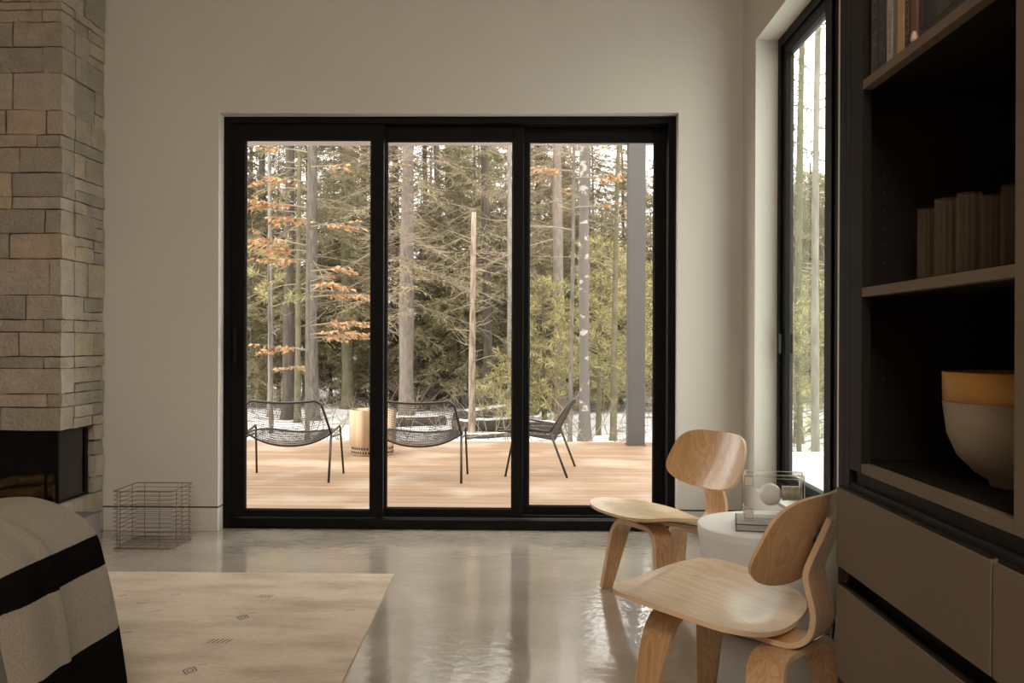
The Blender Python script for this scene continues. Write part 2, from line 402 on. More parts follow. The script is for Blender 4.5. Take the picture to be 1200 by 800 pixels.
# rails of the three tracks in head and sill
for y in (.062, .116):
    m.box(dl(DX0)+fw, dl(DX1)-fw, y, y+.006, .055, .063)
m.build('door_frame', M['black'], door, bevel=.002)
m = MB(); m.box(dl(-.90), dl(DX1)-fw, .050, .056, .0555, .059); m.build('sill_track', M['metal'], door)
def sash(px0, px1, gx0, gx1, gy0, gy1, yo, first=False):
    """sash with outer edges px0..px1 and glass px gx0..gx1, gy0..gy1 seen at its own plane"""
    Y = oy + yo
    a = atY(gx0, gy0, Y); b = atY(gx1, gy1, Y)
    X0 = atY(px0, 400, Y).x; X1 = atY(px1, 400, Y).x
    zt, zb = a.z, b.z
    sm = MB(); t = .045
    sm.box(dl(X0), dl(a.x), yo, yo+t, .064, DZ-.039); sm.box(dl(b.x), dl(X1), yo, yo+t, .064, DZ-.039)
    sm.box(dl(a.x), dl(b.x), yo, yo+t, zt, DZ-.039); sm.box(dl(a.x), dl(b.x), yo, yo+t, .064, zb)
    so = sm.build('sash', M['black'], door, bevel=.0025)
    g = MB(); g.box(dl(a.x)-.005, dl(b.x)+.005, yo+.018, yo+.026, zb-.005, zt+.005)
    g.build('glass_pane', M['pane'], so)
    s2 = MB()
    for (q0, q1, r0, r1) in ((a.x, b.x, zt-.006, zt), (a.x, b.x, zb, zb+.006)): s2.box(dl(q0), dl(q1), yo+.012, yo+.018, r0, r1)
    for (q0, q1) in ((a.x, a.x+.006), (b.x-.006, b.x)): s2.box(dl(q0), dl(q1), yo+.012, yo+.018, zb+.006, zt-.006)
    s2.build('glazing_gasket', M['black2'], so)
    return so, a, b
s1, a1, b1 = sash(269.5, 449, 287.5, 433.5, 163.5, 598, .012)
hm = MB(); xh = dl((atY(276, 400, oy+.012).x)); hm.box(xh-.011, xh+.011, -.006, .0115, .90, 1.16); hm.box(xh-.004, xh+.004, -.020, -.0062, .93, 1.13)
hm.build('pull_handle', M['black'], s1, bevel=.003)
s2_, a2, b2 = sash(441, 613, 453.5, 599.8, 165, 596.5, .066)
s3, a3, b3 = sash(605, 782, 620.5, 765.5, 166, 594, .120)

# ------------------------------------------------------------------ side window
win = empty('window_1', (XR+.115, (WY0+WY1)/2, WZ0)); struct(win, 'tall black framed side window beside the bookcase', 'window')
oyw = (WY0+WY1)/2
def wb(mb, y0, y1, z0, z1, x0=0.0, x1=.064): mb.box(x0, x1, y0-oyw, y1-oyw, z0-WZ0, z1-WZ0)
m = MB(); f = .05
wb(m, WY0, WY0+f, WZ0, WZ1); wb(m, WY1-f, WY1, WZ0, WZ1); wb(m, WY0+f, WY1-f, WZ1-f, WZ1); wb(m, WY0+f, WY1-f, WZ0, WZ0+f)
wb(m, 3.915, 3.985, WZ0+f, WZ1-f)
m.build('window_frame', M['black'], win, bevel=.002)
for (y0, y1) in ((3.985, WY1-f), (WY0+f, 3.915)):
    m = MB(); q = .055
    wb(m, y0, y0+q, WZ0+f, WZ1-f, .012, .052); wb(m, y1-q, y1, WZ0+f, WZ1-f, .012, .052)
    wb(m, y0+q, y1-q, WZ1-f-q, WZ1-f, .012, .052); wb(m, y0+q, y1-q, WZ0+f, WZ0+f+q*.7, .012, .052)
    so = m.build('window_sash', M['black'], win, bevel=.002)
    g = MB(); wb(g, y0+q-.004, y1-q+.004, WZ0+f+q*.7-.004, WZ1-f-q+.004, .024, .030); g.build('glass_pane', M['pane_side'], so)
m = MB(); wb(m, WY1-f-.035, WY1-f-.018, 1.0, 1.10, -.012, -.0005); m.build('window_latch', M['black2'], win, bevel=.002)

# ------------------------------------------------------------------ fireplace
FX, FY = -2.353, 4.566       # right face, front face
fx0 = -3.9
fp = empty('fireplace', (FX, FY, 0)); tag(fp, 'pale split limestone chimney with a black corner firebox', 'fireplace')
ZL, ZS = .597, .225          # lintel underside, firebox sill
FBY = 4.92                   # far jamb of the side opening
FBX0 = -3.35
def L_(x, y): return (x-FX, y-FY)
ys = [0, 10, 24.5, 53.5, 84, 128, 157, 172, 202, 231, 245.5, 274, 304, 347, 376, 391, 420, 434, 464, 480, 509]
joints = [29, 43, 8, 44, 8, 48, 37, 16, 7, 8, 47, 4, 52, 24, 45, 16, 46, -12, 50, -6]
sc = FPX/FY
zc = [CAMZ - (y-398)/sc for y in ys]          # course lines top -> bottom
zc[-1] = ZL
courses = []
for i in range(len(ys)-1): courses.append((zc[i+1], zc[i], (joints[i]-620)/sc))
z = zc[0]
while z < CEIL-.01:
    h = rnd.choice((.125, .125, .065, .187)); h = min(h, CEIL-z)
    if CEIL-z-h < .04: h = CEIL-z
    courses.append((z, z+h, FX - rnd.uniform(.1, .35))); z += h
sm = MB(); ns = 0
gap = .0022; TH = .13
for ci, (z0, z1, jx) in enumerate(courses):
    # front face, from the corner leftwards
    xs = [FX, jx]; x = jx
    while x > fx0+.12:
        x -= rnd.uniform(.18, .46); xs.append(max(x, fx0) if x > fx0+.1 else fx0)
    if xs[-1] != fx0: xs[-1] = fx0
    corner_front = ci % 2 == 0
    for k in range(len(xs)-1):
        d = rnd.uniform(-.006, .006)
        x1, x0 = xs[k], xs[k+1]
        if k == 0: d = rnd.uniform(-.003, .003)
        ns += 1
        X0, Y0 = L_(x0, FY); X1, _ = L_(x1, FY)
        sm.rough_box(X0+gap, X1-(gap if k else -rnd.uniform(-.004,.004)), d, TH, z0+gap*.6, z1-gap*.6, rnd.randrange(5), seed=ns*1.7)
    # right face between the front stones and the wall
    ylo = FY+TH; yhi = YW-.004
    cuts = [ylo]
    if rnd.random() < .75: cuts.append(ylo + (yhi-ylo)*rnd.uniform(.3, .72))
    cuts.append(yhi)
    for k in range(len(cuts)-1):
        zz = [z0, z1]
        if z1-z0 > .11 and rnd.random() < .45: zz = [z0, z0+(z1-z0)*rnd.uniform(.35, .65), z1]
        for q in range(len(zz)-1):
            d = rnd.uniform(-.008, .006); ns += 1
            _, Ya = L_(0, cuts[k]); _, Yb = L_(0, cuts[k+1])
            sm.rough_box(-TH, d, Ya+gap, Yb-gap*.3, zz[q]+gap*.6, zz[q+1]-gap*.6, rnd.randrange(5), seed=ns*1.7)
# sill course, pier at the wall, left cheek and base courses
_, yf = L_(0, FBY); _, yw = L_(0, YW-.004)
for (z0, z1) in ((ZS, .31), (.31, .43), (.43, .51), (.51, ZL)):
    ns += 1; sm.rough_box(-.12, rnd.uniform(-.006,.004), yf+rnd.uniform(-.006,.012), yw, z0+.002, z1-.002, rnd.randrange(5), seed=ns*1.7, amp=.008)
    a, _ = L_(fx0, 0); b, _ = L_(FBX0, 0)
    sm.rough_box(a, b, 0, TH, z0+.002, z1-.002, rnd.randrange(5), seed=ns*2.7)
for (z0, z1) in ((0, .115), (.115, ZS)):
    x = fx0
    while x < FX-.01:
        w = min(rnd.uniform(.25, .5), FX-x)
        if FX-x-w < .1: w = FX-x
        ns += 1; sm.rough_box(x-FX+gap, x+w-FX-(gap if x+w < FX-.001 else 0), rnd.uniform(-.004,.004), TH, z0+.002, z1-.002, rnd.randrange(5), seed=ns*1.7); x += w
    for (q0, q1) in ((FY+TH, 4.83), (4.83, YW-.004)):
        ns += 1; sm.rough_box(-TH, rnd.uniform(-.005,.004), q0-FY+gap, q1-FY, z0+.002, z1-.002, rnd.randrange(5), seed=ns*1.7)
sm.build('stonework', M['stone'], fp)
m = MB()
a, _ = L_(fx0+.012, 0)
m.box(a, -.016, .016, yw, ZL+.012, CEIL); m.box(a, -.016, .016, yw, .0, ZS-.012); m.box(a, FBX0-FX-.012, .016, yw, ZS-.012, ZL+.012)
m.box(FBX0-FX-.012, -.016, yf+.02, yw, ZS-.012, ZL+.012)
m.build('core', M['mortar'], fp)
fb = MB()
x0 = FBX0-FX
fb.box(x0, -.035, .035, yf, ZL+.0, ZL+.011); fb.box(x0, -.03, .03, yf, ZS-.011, ZS+.004)
fb.box(x0, -.035, yf-.02, yf, ZS+.004, ZL); fb.box(x0, x0+.02, .05, yf-.02, ZS+.004, ZL)
fbo = fb.build('firebox', M['soot'], fp)
fr = MB()
fr.box(-.046, -.032, .030, .044, ZS+.004, ZL); fr.box(x0, -.062, .030, .045, ZL-.006, ZL); fr.box(x0, -.062, .030, .045, ZS+.004, ZS+.012)
fr.box(-.045, -.030, .044, yf-.02, ZL-.006, ZL); fr.box(-.045, -.030, .044, yf-.02, ZS+.004, ZS+.012); fr.box(-.05, -.028, yf-.05, yf-.0205, ZS+.018, ZL-.018)
fr.box(-.105, -.092, .034, .042, ZS+.02, ZL-.018)
fr.build('firebox_frame', M['black'], fbo)
g = MB(); g.box(x0, -.046, .035, .040, ZS+.012, ZL-.006); g.build('front_glass', M['fireglass'], fbo)
g = MB(); g.box(-.040, -.035, .044, yf-.05, ZS+.012, ZL-.006); g.build('side_glass', M['fireglass_side'], fbo)
h = MB(); h.rough_box(-1.3, .207, -.36, -.012, .001, .197, 0, cell=.08, amp=.003)
h.build('hearth', M['hearth'], fp)['label'] = 'dark stone hearth block'
# firewood
logs = [((-2.80,4.66,.262),(-2.47,4.72,.258),.030), ((-2.86,4.80,.272),(-2.50,4.78,.270),.036), ((-2.74,4.64,.318),(-2.52,4.80,.326),.027), ((-2.92,4.64,.268),(-2.86,4.84,.270),.036)]
names = ['brown firewood log lying nearest the firebox glass', 'brown firewood log at the back of the firebox', 'split firewood log resting across the top of the pile', 'short firewood log at the left end of the firebox pile']
for i, (p, q, r) in enumerate(logs):
    p, q = Vector(p), Vector(q); c = (p+q)/2; d = q-p
    lg = MB(); n = 8
    pts = [(-d/2)+d*k/n + Vector((0, 0, .004*math.sin(k*2+i))) for k in range(n+1)]
    lg.tube([p_+Vector((0, .006*math.sin(k*1.3+i), .005*math.sin(k*1.1+i*2))) if 0 < k < n else p_ for k, p_ in enumerate(pts)], [r*(1+.11*math.sin(k*1.3+i*3)) for k in range(n+1)], 9, cap=False)
    lo = lg.build('firewood_log', M['bark_log'], smooth=True, loc=tuple(c))
    for s_, pt in ((-1, pts[0]), (1, pts[-1])):
        e = MB(); e.tube([pt-d.normalized()*.002*s_, pt+d.normalized()*.003*s_], r*.9, 10)
        e.build('cut_end', M['log_end'], lo)
    tag(lo, names[i], 'log', 'firewood in the firebox')

# ------------------------------------------------------------------ wire basket
bx = empty('wire_basket', (-1.945, 4.717, 0)); tag(bx, 'square bronze wire basket standing on the floor by the wall', 'basket')
hw, hd, hh = .150, .146, .296
def ring(z, r=.0021):
    P = []
    cr = .018
    for (sx, sy, a0) in ((1,1,0),(-1,1,PI/2),(-1,-1,PI),(1,-1,PI*1.5)):
        for k in range(4):
            a = a0 + k*PI/6; P.append((sx*(hw-cr)+cr*math.cos(a), sy*(hd-cr)+cr*math.sin(a), z))
    return P
m = MB()
nr = 14
for k in range(nr):
    m = MB(); m.tube(ring(.006 + (hh-.008)*k/(nr-1)), .0022 if k in (0, nr-1) else .0014, 6, closed=True); m.build('hoop_wire', M['wire'], bx, smooth=True)
for (x, y) in ((-.11,-hd-.002),(-.11,hd+.002),(.09,-hd-.002),(.09,hd+.002),(-hw-.002,-.09),(-hw-.002,.09),(hw+.002,-.09),(hw+.002,.09)):
    m = MB(); m.tube([(x, y, .003), (x, y, hh)], .0016, 6); m.build('upright_wire', M['wire'], bx, smooth=True)
m = MB()
for k in range(13): x = -hw+.012+(2*hw-.024)*k/12; m.tube([(x, -hd, .006), (x, hd, .006)], .0014, 6)
for k in range(4): y = -hd*.75+hd*1.5*k/3; m.tube([(-hw, y, .003), (hw, y, .003)], .0014, 6)
m.build('base_grid', M['wire'], bx, smooth=True)

# ------------------------------------------------------------------ rug
RZ = .008
rc = [atZ(462, 672, RZ), atZ(400, 800, RZ)]
d = (rc[1]-rc[0]); d.z = 0; d.normalize()
back = Vector((-1, 0, 0)); 
A = rc[0]; B = A + d*2.6; C_ = B + Vector((-2.55,0,0)); D_ = A + Vector((-2.49, 0, 0))
def rugmat():
    m = mat('rug_wool', (.70,.575,.44), .95, var=(.47,.375,.275), vscale=2.6, vstretch=(1,2.6,1), detail=8, contrast=(.42,.72), spec=.1, bump=.35, bscale=260)
    nt = m.node_tree; N = nt.nodes; L = nt.links; b = N['Principled BSDF']; tc = N['Texture Coordinate']
    mp = N.new('ShaderNodeMapping'); mp.inputs['Scale'].default_value = (40, 400, 40); L.new(tc.outputs['Object'], mp.inputs[0])
    n = N.new('ShaderNodeTexNoise'); n.inputs['Scale'].default_value = 1; n.inputs['Detail'].default_value = 2; L.new(mp.outputs[0], n.inputs['Vector'])
    mx = N.new('ShaderNodeMixRGB'); mx.blend_type = 'MULTIPLY'; mx.inputs['Fac'].default_value = .45
    src = b.inputs['Base Color'].links[0].from_socket
    L.new(src, mx.inputs[1]); L.new(n.outputs['Color'], mx.inputs[2])
    r = N.new('ShaderNodeValToRGB'); r.color_ramp.elements[0].position = .3; r.color_ramp.elements[1].position = .6
    r.color_ramp.elements[0].color = (.55,.53,.50,1); r.color_ramp.elements[1].color = (1,1,1,1)
    L.new(n.outputs['Fac'], r.inputs[0]); L.new(r.outputs[0], mx.inputs[2]); L.new(mx.outputs[0], b.inputs['Base Color'])
    return m
m = MB()
b0 = 0
for z in (.0005, RZ):
    m.v += [(A.x, A.y, z), (B.x, B.y, z), (C_.x, C_.y, z), (D_.x, D_.y, z)]
m.face((0,1,2,3), 0); m.face((7,6,5,4), 0)
for k in range(4): m.face((k, 4+k, 4+(k+1) % 4, (k+1) % 4), 0)
def stroke(p, q, w):
    p, q = Vector((p[0],p[1],RZ+.0006)), Vector((q[0],q[1],RZ+.0006)); t = (q-p).normalized(); n = Vector((-t.y, t.x, 0))*w
    b = len(m.v); m.v += [tuple(p-n), tuple(p+n), tuple(q+n), tuple(q-n)]; m.face((b+3,b+2,b+1,b), 1)
marks = [(310,698.5,4,.016),(257,751,5,.016)]
for px, py, n_, sp in marks:
    c = atZ(px, py, RZ)
    for k in range(n_):
        x = c.x + (k-(n_-1)/2)*sp; stroke((x-.004, c.y-.022), (x+.008, c.y+.022), .0026)
for px, py in ((284.6,723),(222.5,785.5)):
    c = atZ(px, py, RZ)
    for (u, w_) in ((.75, .0024), (.36, .0022)):
        q = [(c.x-.03*u, c.y), (c.x, c.y+.045*u), (c.x+.03*u, c.y), (c.x, c.y-.045*u)]
        for k in range(4): stroke(q[k], q[(k+1) % 4], w_)
    stroke((c.x+.008, c.y+.052), (c.x+.035, c.y+.060), .002)
for px, py in ((165,707),(147.5,741),(133,728),(183,716),(143,698),(206,697),(400,690),(410,715)):
    c = atZ(px, py, RZ); stroke((c.x-.02, c.y-.006), (c.x+.02, c.y+.004), .0022); stroke((c.x-.012, c.y+.012), (c.x+.016, c.y+.016), .0012)
rug = m.build('rug', [rugmat(), mat('rug_mark', (.13,.115,.105), .95)])
tag(rug, 'flat woven beige rug with small dark marks on concrete floor', 'rug')

# ------------------------------------------------------------------ sofa under a striped throw
prof = [(-1.62,.50),(-1.60,.545),(-1.54,.592),(-1.47,.612),(-1.42,.616),(-1.375,.612),(-1.306,.586),(-1.247,.548),(-1.216,.50),(-1.203,.44),(-1.19,.37),(-1.178,.285),(-1.167,.205),(-1.155,.11),(-1.15,.05)]
pp = smooth_path([(x, 0, z) for x, z in prof], 5)
m = MB(); NY = 60; Y0, Y1 = 1.55, 2.57
arc = [0.0]
for i in range(1, len(pp)): arc.append(arc[-1]+(pp[i]-pp[i-1]).length)
for j in range(NY+1):
    t = j/NY; y = Y0+(Y1-Y0)*t
    for i, p in enumerate(pp):
        tn = (pp[min(i+1, len(pp)-1)]-pp[max(i-1, 0)]).normalized(); n = Vector((-tn.z, 0, tn.x))
        if n.x < 0 and p.x > -1.3: n = -n
        if n.z < 0 and p.x <= -1.3: n = -n
        s_ = arc[i]
        drop = max(0, s_-.30)
        fold = .015*math.exp(-((y-2.27-.03*drop)/.018)**2)*min(1, max(0, s_-.12)*6)
        fold += .018*drop*math.sin(y*15+s_*1.5) 
        fold -= .16*drop*max(0, min(1, (2.16-y)/.10))**1.3*1.5 if drop > 0 else 0
        endr = .014*max(0, (t-.95)/.05)**2
        fold += .004*mnoise.noise(Vector((y*6, s_*5, 0)))
        q = p + n*(fold-endr)
        yy = y + (.05*drop if t > .5 else 0)*(t-.5)*2 - .02*math.sin(s_*5)*(1 if t == 1 else 0)*.3
        m.v.append((q.x, yy, max(q.z, .03)))
W = len(pp)
for j in range(NY):
    for i in range(W-1):
        m.face((j*W+i, j*W+i+1, (j+1)*W+i+1, (j+1)*W+i), 0, ((j/NY, arc[i]), (j/NY, arc[i+1]), ((j+1)/NY, arc[i+1]), ((j+1)/NY, arc[i])))
zs = [p.z for p in pp]
def arc_at(z):
    for i in range(len(pp)-1, 0, -1):
        if pp[i].x > -1.3 and pp[i].z <= z <= pp[i-1].z:
            k = (pp[i-1].z-z)/(pp[i-1].z-pp[i].z); return arc[i-1]+k*(arc[i]-arc[i-1])
s1_, s2_2, s3_ = arc_at(.508), arc_at(.427), arc_at(.243)
def throwmat():
    m = bpy.data.materials.new('striped_wool'); m.use_nodes = True
    nt = m.node_tree; N = nt.nodes; L = nt.links; b = N['Principled BSDF']; b.inputs['Roughness'].default_value = 1; b.inputs['Specular IOR Level'].default_value = .0
    tc = N.new('ShaderNodeTexCoord'); sx = N.new('ShaderNodeSeparateXYZ'); L.new(tc.outputs['UV'], sx.inputs[0])
    n = N.new('ShaderNodeTexNoise'); n.inputs['Scale'].default_value = 260; n.inputs['Detail'].default_value = 3; L.new(tc.outputs['Object'], n.inputs['Vector'])
    ad = N.new('ShaderNodeMath'); ad.operation = 'MULTIPLY_ADD'; ad.inputs[1].default_value = .006; L.new(n.outputs['Fac'], ad.inputs[0]); L.new(sx.outputs['Y'], ad.inputs[2])
    r = N.new('ShaderNodeValToRGB'); r.color_ramp.interpolation = 'CONSTANT'
    e = r.color_ramp.elements; e[0].position = 0; e[0].color = (.0,.0,.0,1); e[1].position = s1_; e[1].color = (1,1,1,1)
    for pos, v in ((s2_2, 0), (s3_, 1), (s3_+.2, 0)):
        q = e.new(pos); q.color = (v, v, v, 1)
    L.new(ad.outputs[0], r.inputs[0])
    g = N.new('ShaderNodeValToRGB'); g.color_ramp.elements[0].position = .3; g.color_ramp.elements[1].position = .7
    g.color_ramp.elements[0].color = (.24,.20,.155,1); g.color_ramp.elements[1].color = (.33,.28,.225,1); L.new(n.outputs['Fac'], g.inputs[0])
    mx = N.new('ShaderNodeMixRGB'); mx.inputs[2].default_value = (.007,.006,.005,1); L.new(r.outputs[0], mx.inputs[0]); L.new(g.outputs[0], mx.inputs[1])
    L.new(mx.outputs[0], b.inputs['Base Color'])
    bp = N.new('ShaderNodeBump'); bp.inputs['Strength'].default_value = .35; bp.inputs['Distance'].default_value = .004; L.new(n.outputs['Fac'], bp.inputs['Height']); L.new(bp.outputs[0], b.inputs['Normal'])
    return m
th = m.build('throw_blanket', throwmat(), smooth=True)
sd = th.modifiers.new('thick', 'SOLIDIFY'); sd.thickness = .007; sd.offset = 1
tag(th, 'grey wool throw with black stripes draped over the sofa arm', 'blanket')
sf = empty('sofa', (-2.1, 2.0, 0)); tag(sf, 'brown upholstered sofa hidden under the striped throw', 'sofa')
def sofa_part(name, boxes, bev):
    mm = MB()
    for q in boxes: mm.box(q[0]+2.1, q[1]+2.1, q[2]-2.0, q[3]-2.0, q[4], q[5])
    o = mm.build(name, M['sofa'], sf, bevel=bev); o.modifiers['bevel'].segments = 4; return o
mm = MB()
ip = [(p.x*1.0-(.03 if p.x > -1.35 else 0)+2.1, p.z-.022) for p in pp if p.z > .10]
for y in (1.58-2.0, 2.52-2.0):
    mm.v += [(x, y, z) for x, z in ip] + [(ip[-1][0]-.02, y, .06), (ip[0][0], y, .06)]
n_ = len(ip)+2
for k in range(n_): mm.face((k, (k+1) % n_, n_+(k+1) % n_, n_+k))
mm.face(list(range(n_))[::-1]); mm.face([n_+k for k in range(n_)])
mm.build('arm', M['sofa'], sf, smooth=False)
sofa_part('seat_base', [(-3.0,-1.63,1.60,2.50,.08,.30)], .02)
sofa_part('seat_cushion', [(-3.0,-1.635,1.80,2.52,.305,.44)], .05)
sofa_part('backrest', [(-3.0,-1.635,1.40,1.78,.305,.60)], .06)
for (x, y) in ((-1.70,1.66),(-1.70,2.44),(-2.9,1.66),(-2.9,2.44)):
    mm = MB(); mm.tube([(x+2.1, y-2.0, RZ), (x+2.1, y-2.0, .082)], [.018,.024], 12); mm.build('leg', M['black'], sf)

# ------------------------------------------------------------------ plywood lounge chairs
def shell(mb, hx, hy, n_exp, taper, surf, thick, rings=14, seg=72):
    """rounded plywood shell: outline superellipse, top surface surf(x,y)->Vector, normal offset thick"""
    def pt(r, a):
        c, s_ = math.cos(a), math.sin(a)
        k = (abs(c)**n_exp + abs(s_)**n_exp)**(-1/n_exp)
        x, y = r*k*c*hx, r*k*s_*hy
        x *= 1 + taper*(y/hy)
        return x, y
    def nrm(x, y):
        e = .002; du = surf(x+e, y)-surf(x-e, y); dv = surf(x, y+e)-surf(x, y-e); return du.cross(dv).normalized()
    b = len(mb.v)
    rr = [0.0]+[((k+1)/rings)**.8 for k in range(rings)]
    for side in (0, 1):
        for i, r in enumerate(rr):
            for k in range(seg):
                x, y = pt(r, 2*PI*k/seg); p = surf(x, y); n = nrm(x, y)
                mb.v.append(tuple(p - n*(thick*side)))
                if r == 0: break
    per = 1+rings*seg
    for side in (0, 1):
        o = b+side*per
        for k in range(seg):
            q = (o, o+1+k, o+1+(k+1) % seg); mb.face(q if side == 0 else q[::-1], 0)
        for i in range(rings-1):
            for k in range(seg):
                k2 = (k+1) % seg; q = (o+1+i*seg+k, o+1+(i+1)*seg+k, o+1+(i+1)*seg+k2, o+1+i*seg+k2)
                mb.face(q if side == 0 else q[::-1], 0)
    o1 = b+1+(rings-1)*seg; o2 = o1+per
    for k in range(seg):
        k2 = (k+1) % seg; mb.face((o1+k, o2+k, o2+k2, o1+k2), 1, ((k/seg,0),(k/seg,1),((k+1)/seg,1),((k+1)/seg,0)))

def make_lounge(loc, rz, label):
    root = empty('lounge_chair', loc, rz); tag(root, label, 'chair', 'bent plywood lounge chairs')
    # local frame: +y forward, x lateral
    def seat_surf(x, y):
        t = y/.23; s_ = x/.264
        z = .333 + .047*t - .055*max(0, t-.45)**2 + .09*max(0, -t-.55)**2 + .044*s_*s_*(.75-.45*t)
        return Vector((x, y+.045, z))
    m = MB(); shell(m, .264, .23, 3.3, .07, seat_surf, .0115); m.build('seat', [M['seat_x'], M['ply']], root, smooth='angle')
    tb = .36
    def back_surf(x, y):
        s_ = x/.237
        f = .051*s_*s_ + .012*(y/.126)**2
        return Vector((-x, -.252 + f*math.cos(tb) - y*math.sin(tb), .5485 + y*math.cos(tb) + f*math.sin(tb)))
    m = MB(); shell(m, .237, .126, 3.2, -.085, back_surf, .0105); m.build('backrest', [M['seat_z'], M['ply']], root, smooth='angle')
    sp = smooth_path([(0,.20,.3395),(0,.06,.3145),(0,-.09,.2835),(0,-.175,.272),(0,-.225,.276),(0,-.262,.305),(0,-.272,.36),(0,-.258,.42),(0,-.250,.462),(0,-.264,.505),(0,-.289,.563),(0,-.309,.612)], 5)
    wd = [.150-.045*min(1, max(0, i/(len(sp)-1))) for i in range(len(sp))]
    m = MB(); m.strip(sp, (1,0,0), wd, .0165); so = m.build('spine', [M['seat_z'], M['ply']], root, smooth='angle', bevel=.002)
    so.data.polygons.foreach_set('use_smooth', [True]*len(so.data.polygons)); so.data.set_sharp_from_angle(angle=math.radians(40))
    def leg_frame(name, yc, ztop, xt, xf, splay, w0, w1):
        raw = [(-xf, yc+splay, 0), (-xt, yc, ztop), (xt, yc, ztop), (xf, yc+splay, 0)]
        P = fillet(raw, .075, 8)
        # add intermediate points on legs
        Q = []
        for i in range(len(P)-1):
            n = 5 if (P[i+1]-P[i]).length > .1 else 1
            for k in range(n): Q.append(P[i]+(P[i+1]-P[i])*k/n)
        Q.append(P[-1])
        ws = [w1+(w0-w1)*min(1, p.z/(ztop*.8)) for p in Q]
        m = MB(); m.strip(Q, (0,1,0), ws, .021)
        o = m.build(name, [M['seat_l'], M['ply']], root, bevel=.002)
        o.data.polygons.foreach_set('use_smooth', [True]*len(o.data.polygons)); o.data.set_sharp_from_angle(angle=math.radians(40))
        return o
    leg_frame('front_leg_frame', .122, .3065, .142, .200, .045, .088, .056)
    leg_frame('rear_leg_frame', -.185, .2525, .165, .225, -.055, .100, .060)
    for dx in (-.025, .025):
        m = MB(); m.tube([(dx, -.2795, .556), (dx, -.2675, .5602)], .020, 16); m.build('shock_mount', M['rubber'], root)
    for (y, z) in ((-.2965,.5685),(-.3095,.598)):
        m = MB(); m.tube([(0, y+.004, z-.0015), (0, y-.0025, z+.001)], .0055, 10); m.build('screw', M['screw'], root)
    return root
def face_dir(dx, dy): return math.atan2(-dx, dy)      # rotate +y onto (dx,dy)
CH1 = make_lounge((.577, 3.85, 0), face_dir(-math.cos(.50), -math.sin(.50)), 'pale ash plywood lounge chair in front of the sliding door')
CH2 = make_lounge((.556, 2.575, 0), face_dir(-math.cos(.68), math.sin(.68)), 'pale ash plywood lounge chair nearest the bookcase, seen from behind')

# ------------------------------------------------------------------ side table, book, lamp, cord
TX, TY, TZ, TR = .905, 3.42, .383, .272
tb_ = empty('side_table', (TX, TY, 0)); tag(tb_, 'round white drum side table between the two lounge chairs', 'table')
prof = [(.0,.0),(.17,.0),(.195,.006),(.212,.022),(.222,.05),(.232,.10),(.248,.20),(.264,.30),(.271,.352)]
m = MB(); m.lathe(prof, 72); m.build('drum_base', M['table'], tb_, smooth='angle')
m = MB(); m.lathe([(.0,.352),(.271,.352),(TR,.353),(TR,TZ-.004),(TR-.004,TZ),(0,TZ)], 72); m.build('table_top', M['table'], tb_, smooth='angle')
bk = empty('coffee_table_book', (.905, 3.36, TZ), math.radians(-12)); tag(bk, 'grey covered book lying on the white side table', 'book')
m = MB(); m.box(-.145,.145,-.10,.11,.0,.003); m.box(-.145,.145,-.10,.11,.023,.026); m.box(-.145,-.142,-.10,.11,.003,.023)
m.build('cover', M['book_dark'], bk, bevel=.001)
m = MB(); m.box(-.140,.140,-.096,.106,.0262,.0268); m.build('cover_print', M['book_grey'], bk)
m = MB(); m.box(-.1415,.139,-.096,.106,.0032,.0228); m.build('page_block', M['pages'], bk)
lz = TZ+.0272
lp = empty('table_lamp', (.905, 3.40, lz), math.radians(-12)); tag(lp, 'clear acrylic table lamp with an opal globe bulb on the book', 'lamp')
m = MB(); t = .012
W2, H2, Dd = .105, .165, .055
m.box(-W2, W2, -Dd, Dd, 0, t); m.box(-W2, W2, -Dd, Dd, H2-t, H2); m.box(W2-t, W2, -Dd, Dd, t, H2-t)
m.build('acrylic_frame', M['acrylic'], lp, bevel=.002)
for z0 in (.002, H2-.044):
    m = MB(); m.box(-W2-.004, -W2+.034, -Dd-.004, -Dd+.006, z0, z0+.042); m.box(-W2-.004, -W2+.006, -Dd+.006, Dd, z0, z0+.042); m.build('end_lip', M['acrylic'], lp, bevel=.004)
    m = MB(); m.box(-W2+.001, -W2+.029, -Dd-.0055, -Dd-.0045, z0+.006, z0+.036); m.build('lip_inlay', M['acrylic_edge'], lp)
m = MB(); M['edge_glint'] = mat('acrylic_edge_highlight', (.80,.775,.74), .2)  # pale rods paint in the bright highlights along the acrylic edges
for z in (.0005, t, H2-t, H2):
    m = MB(); m.tube([(-W2,-Dd,z),(W2,-Dd,z),(W2,Dd,z),(-W2,Dd,z)], .0013 if z in (.0005, H2) else .0008, 5, closed=True); m.build('edge_glint_line', M['edge_glint'], lp)
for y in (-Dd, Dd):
    m = MB(); m.tube([(W2,y,0),(W2,y,H2)], .0016, 5); m.build('corner_glint', M['edge_glint'], lp)
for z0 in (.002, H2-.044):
    m = MB(); m.tube([(-W2-.004,-Dd-.005,z0),(-W2+.034,-Dd-.005,z0),(-W2+.034,-Dd-.005,z0+.042),(-W2-.004,-Dd-.005,z0+.042)], .0017, 6, closed=True); m.build('lip_glint', M['edge_glint'], lp)
m = MB(); R = .0415
m.lathe([(R*math.sin(PI*k/20), -R*math.cos(PI*k/20)) for k in range(21)], 40, (-.012, -.006, .088)); m.build('globe', M['opal'], lp, smooth=True)
m = MB(); m.tube([(.030, 0, .094), (.092, 0, .094)], .027, 24); m.build('socket', M['olive_glass'], lp, smooth='angle')
m = MB(); m.tube([(.012, -.01, .058), (.085, 0, .014)], .006, 10); m.build('stem', M['opal'], lp, smooth=True)
cm = MB()
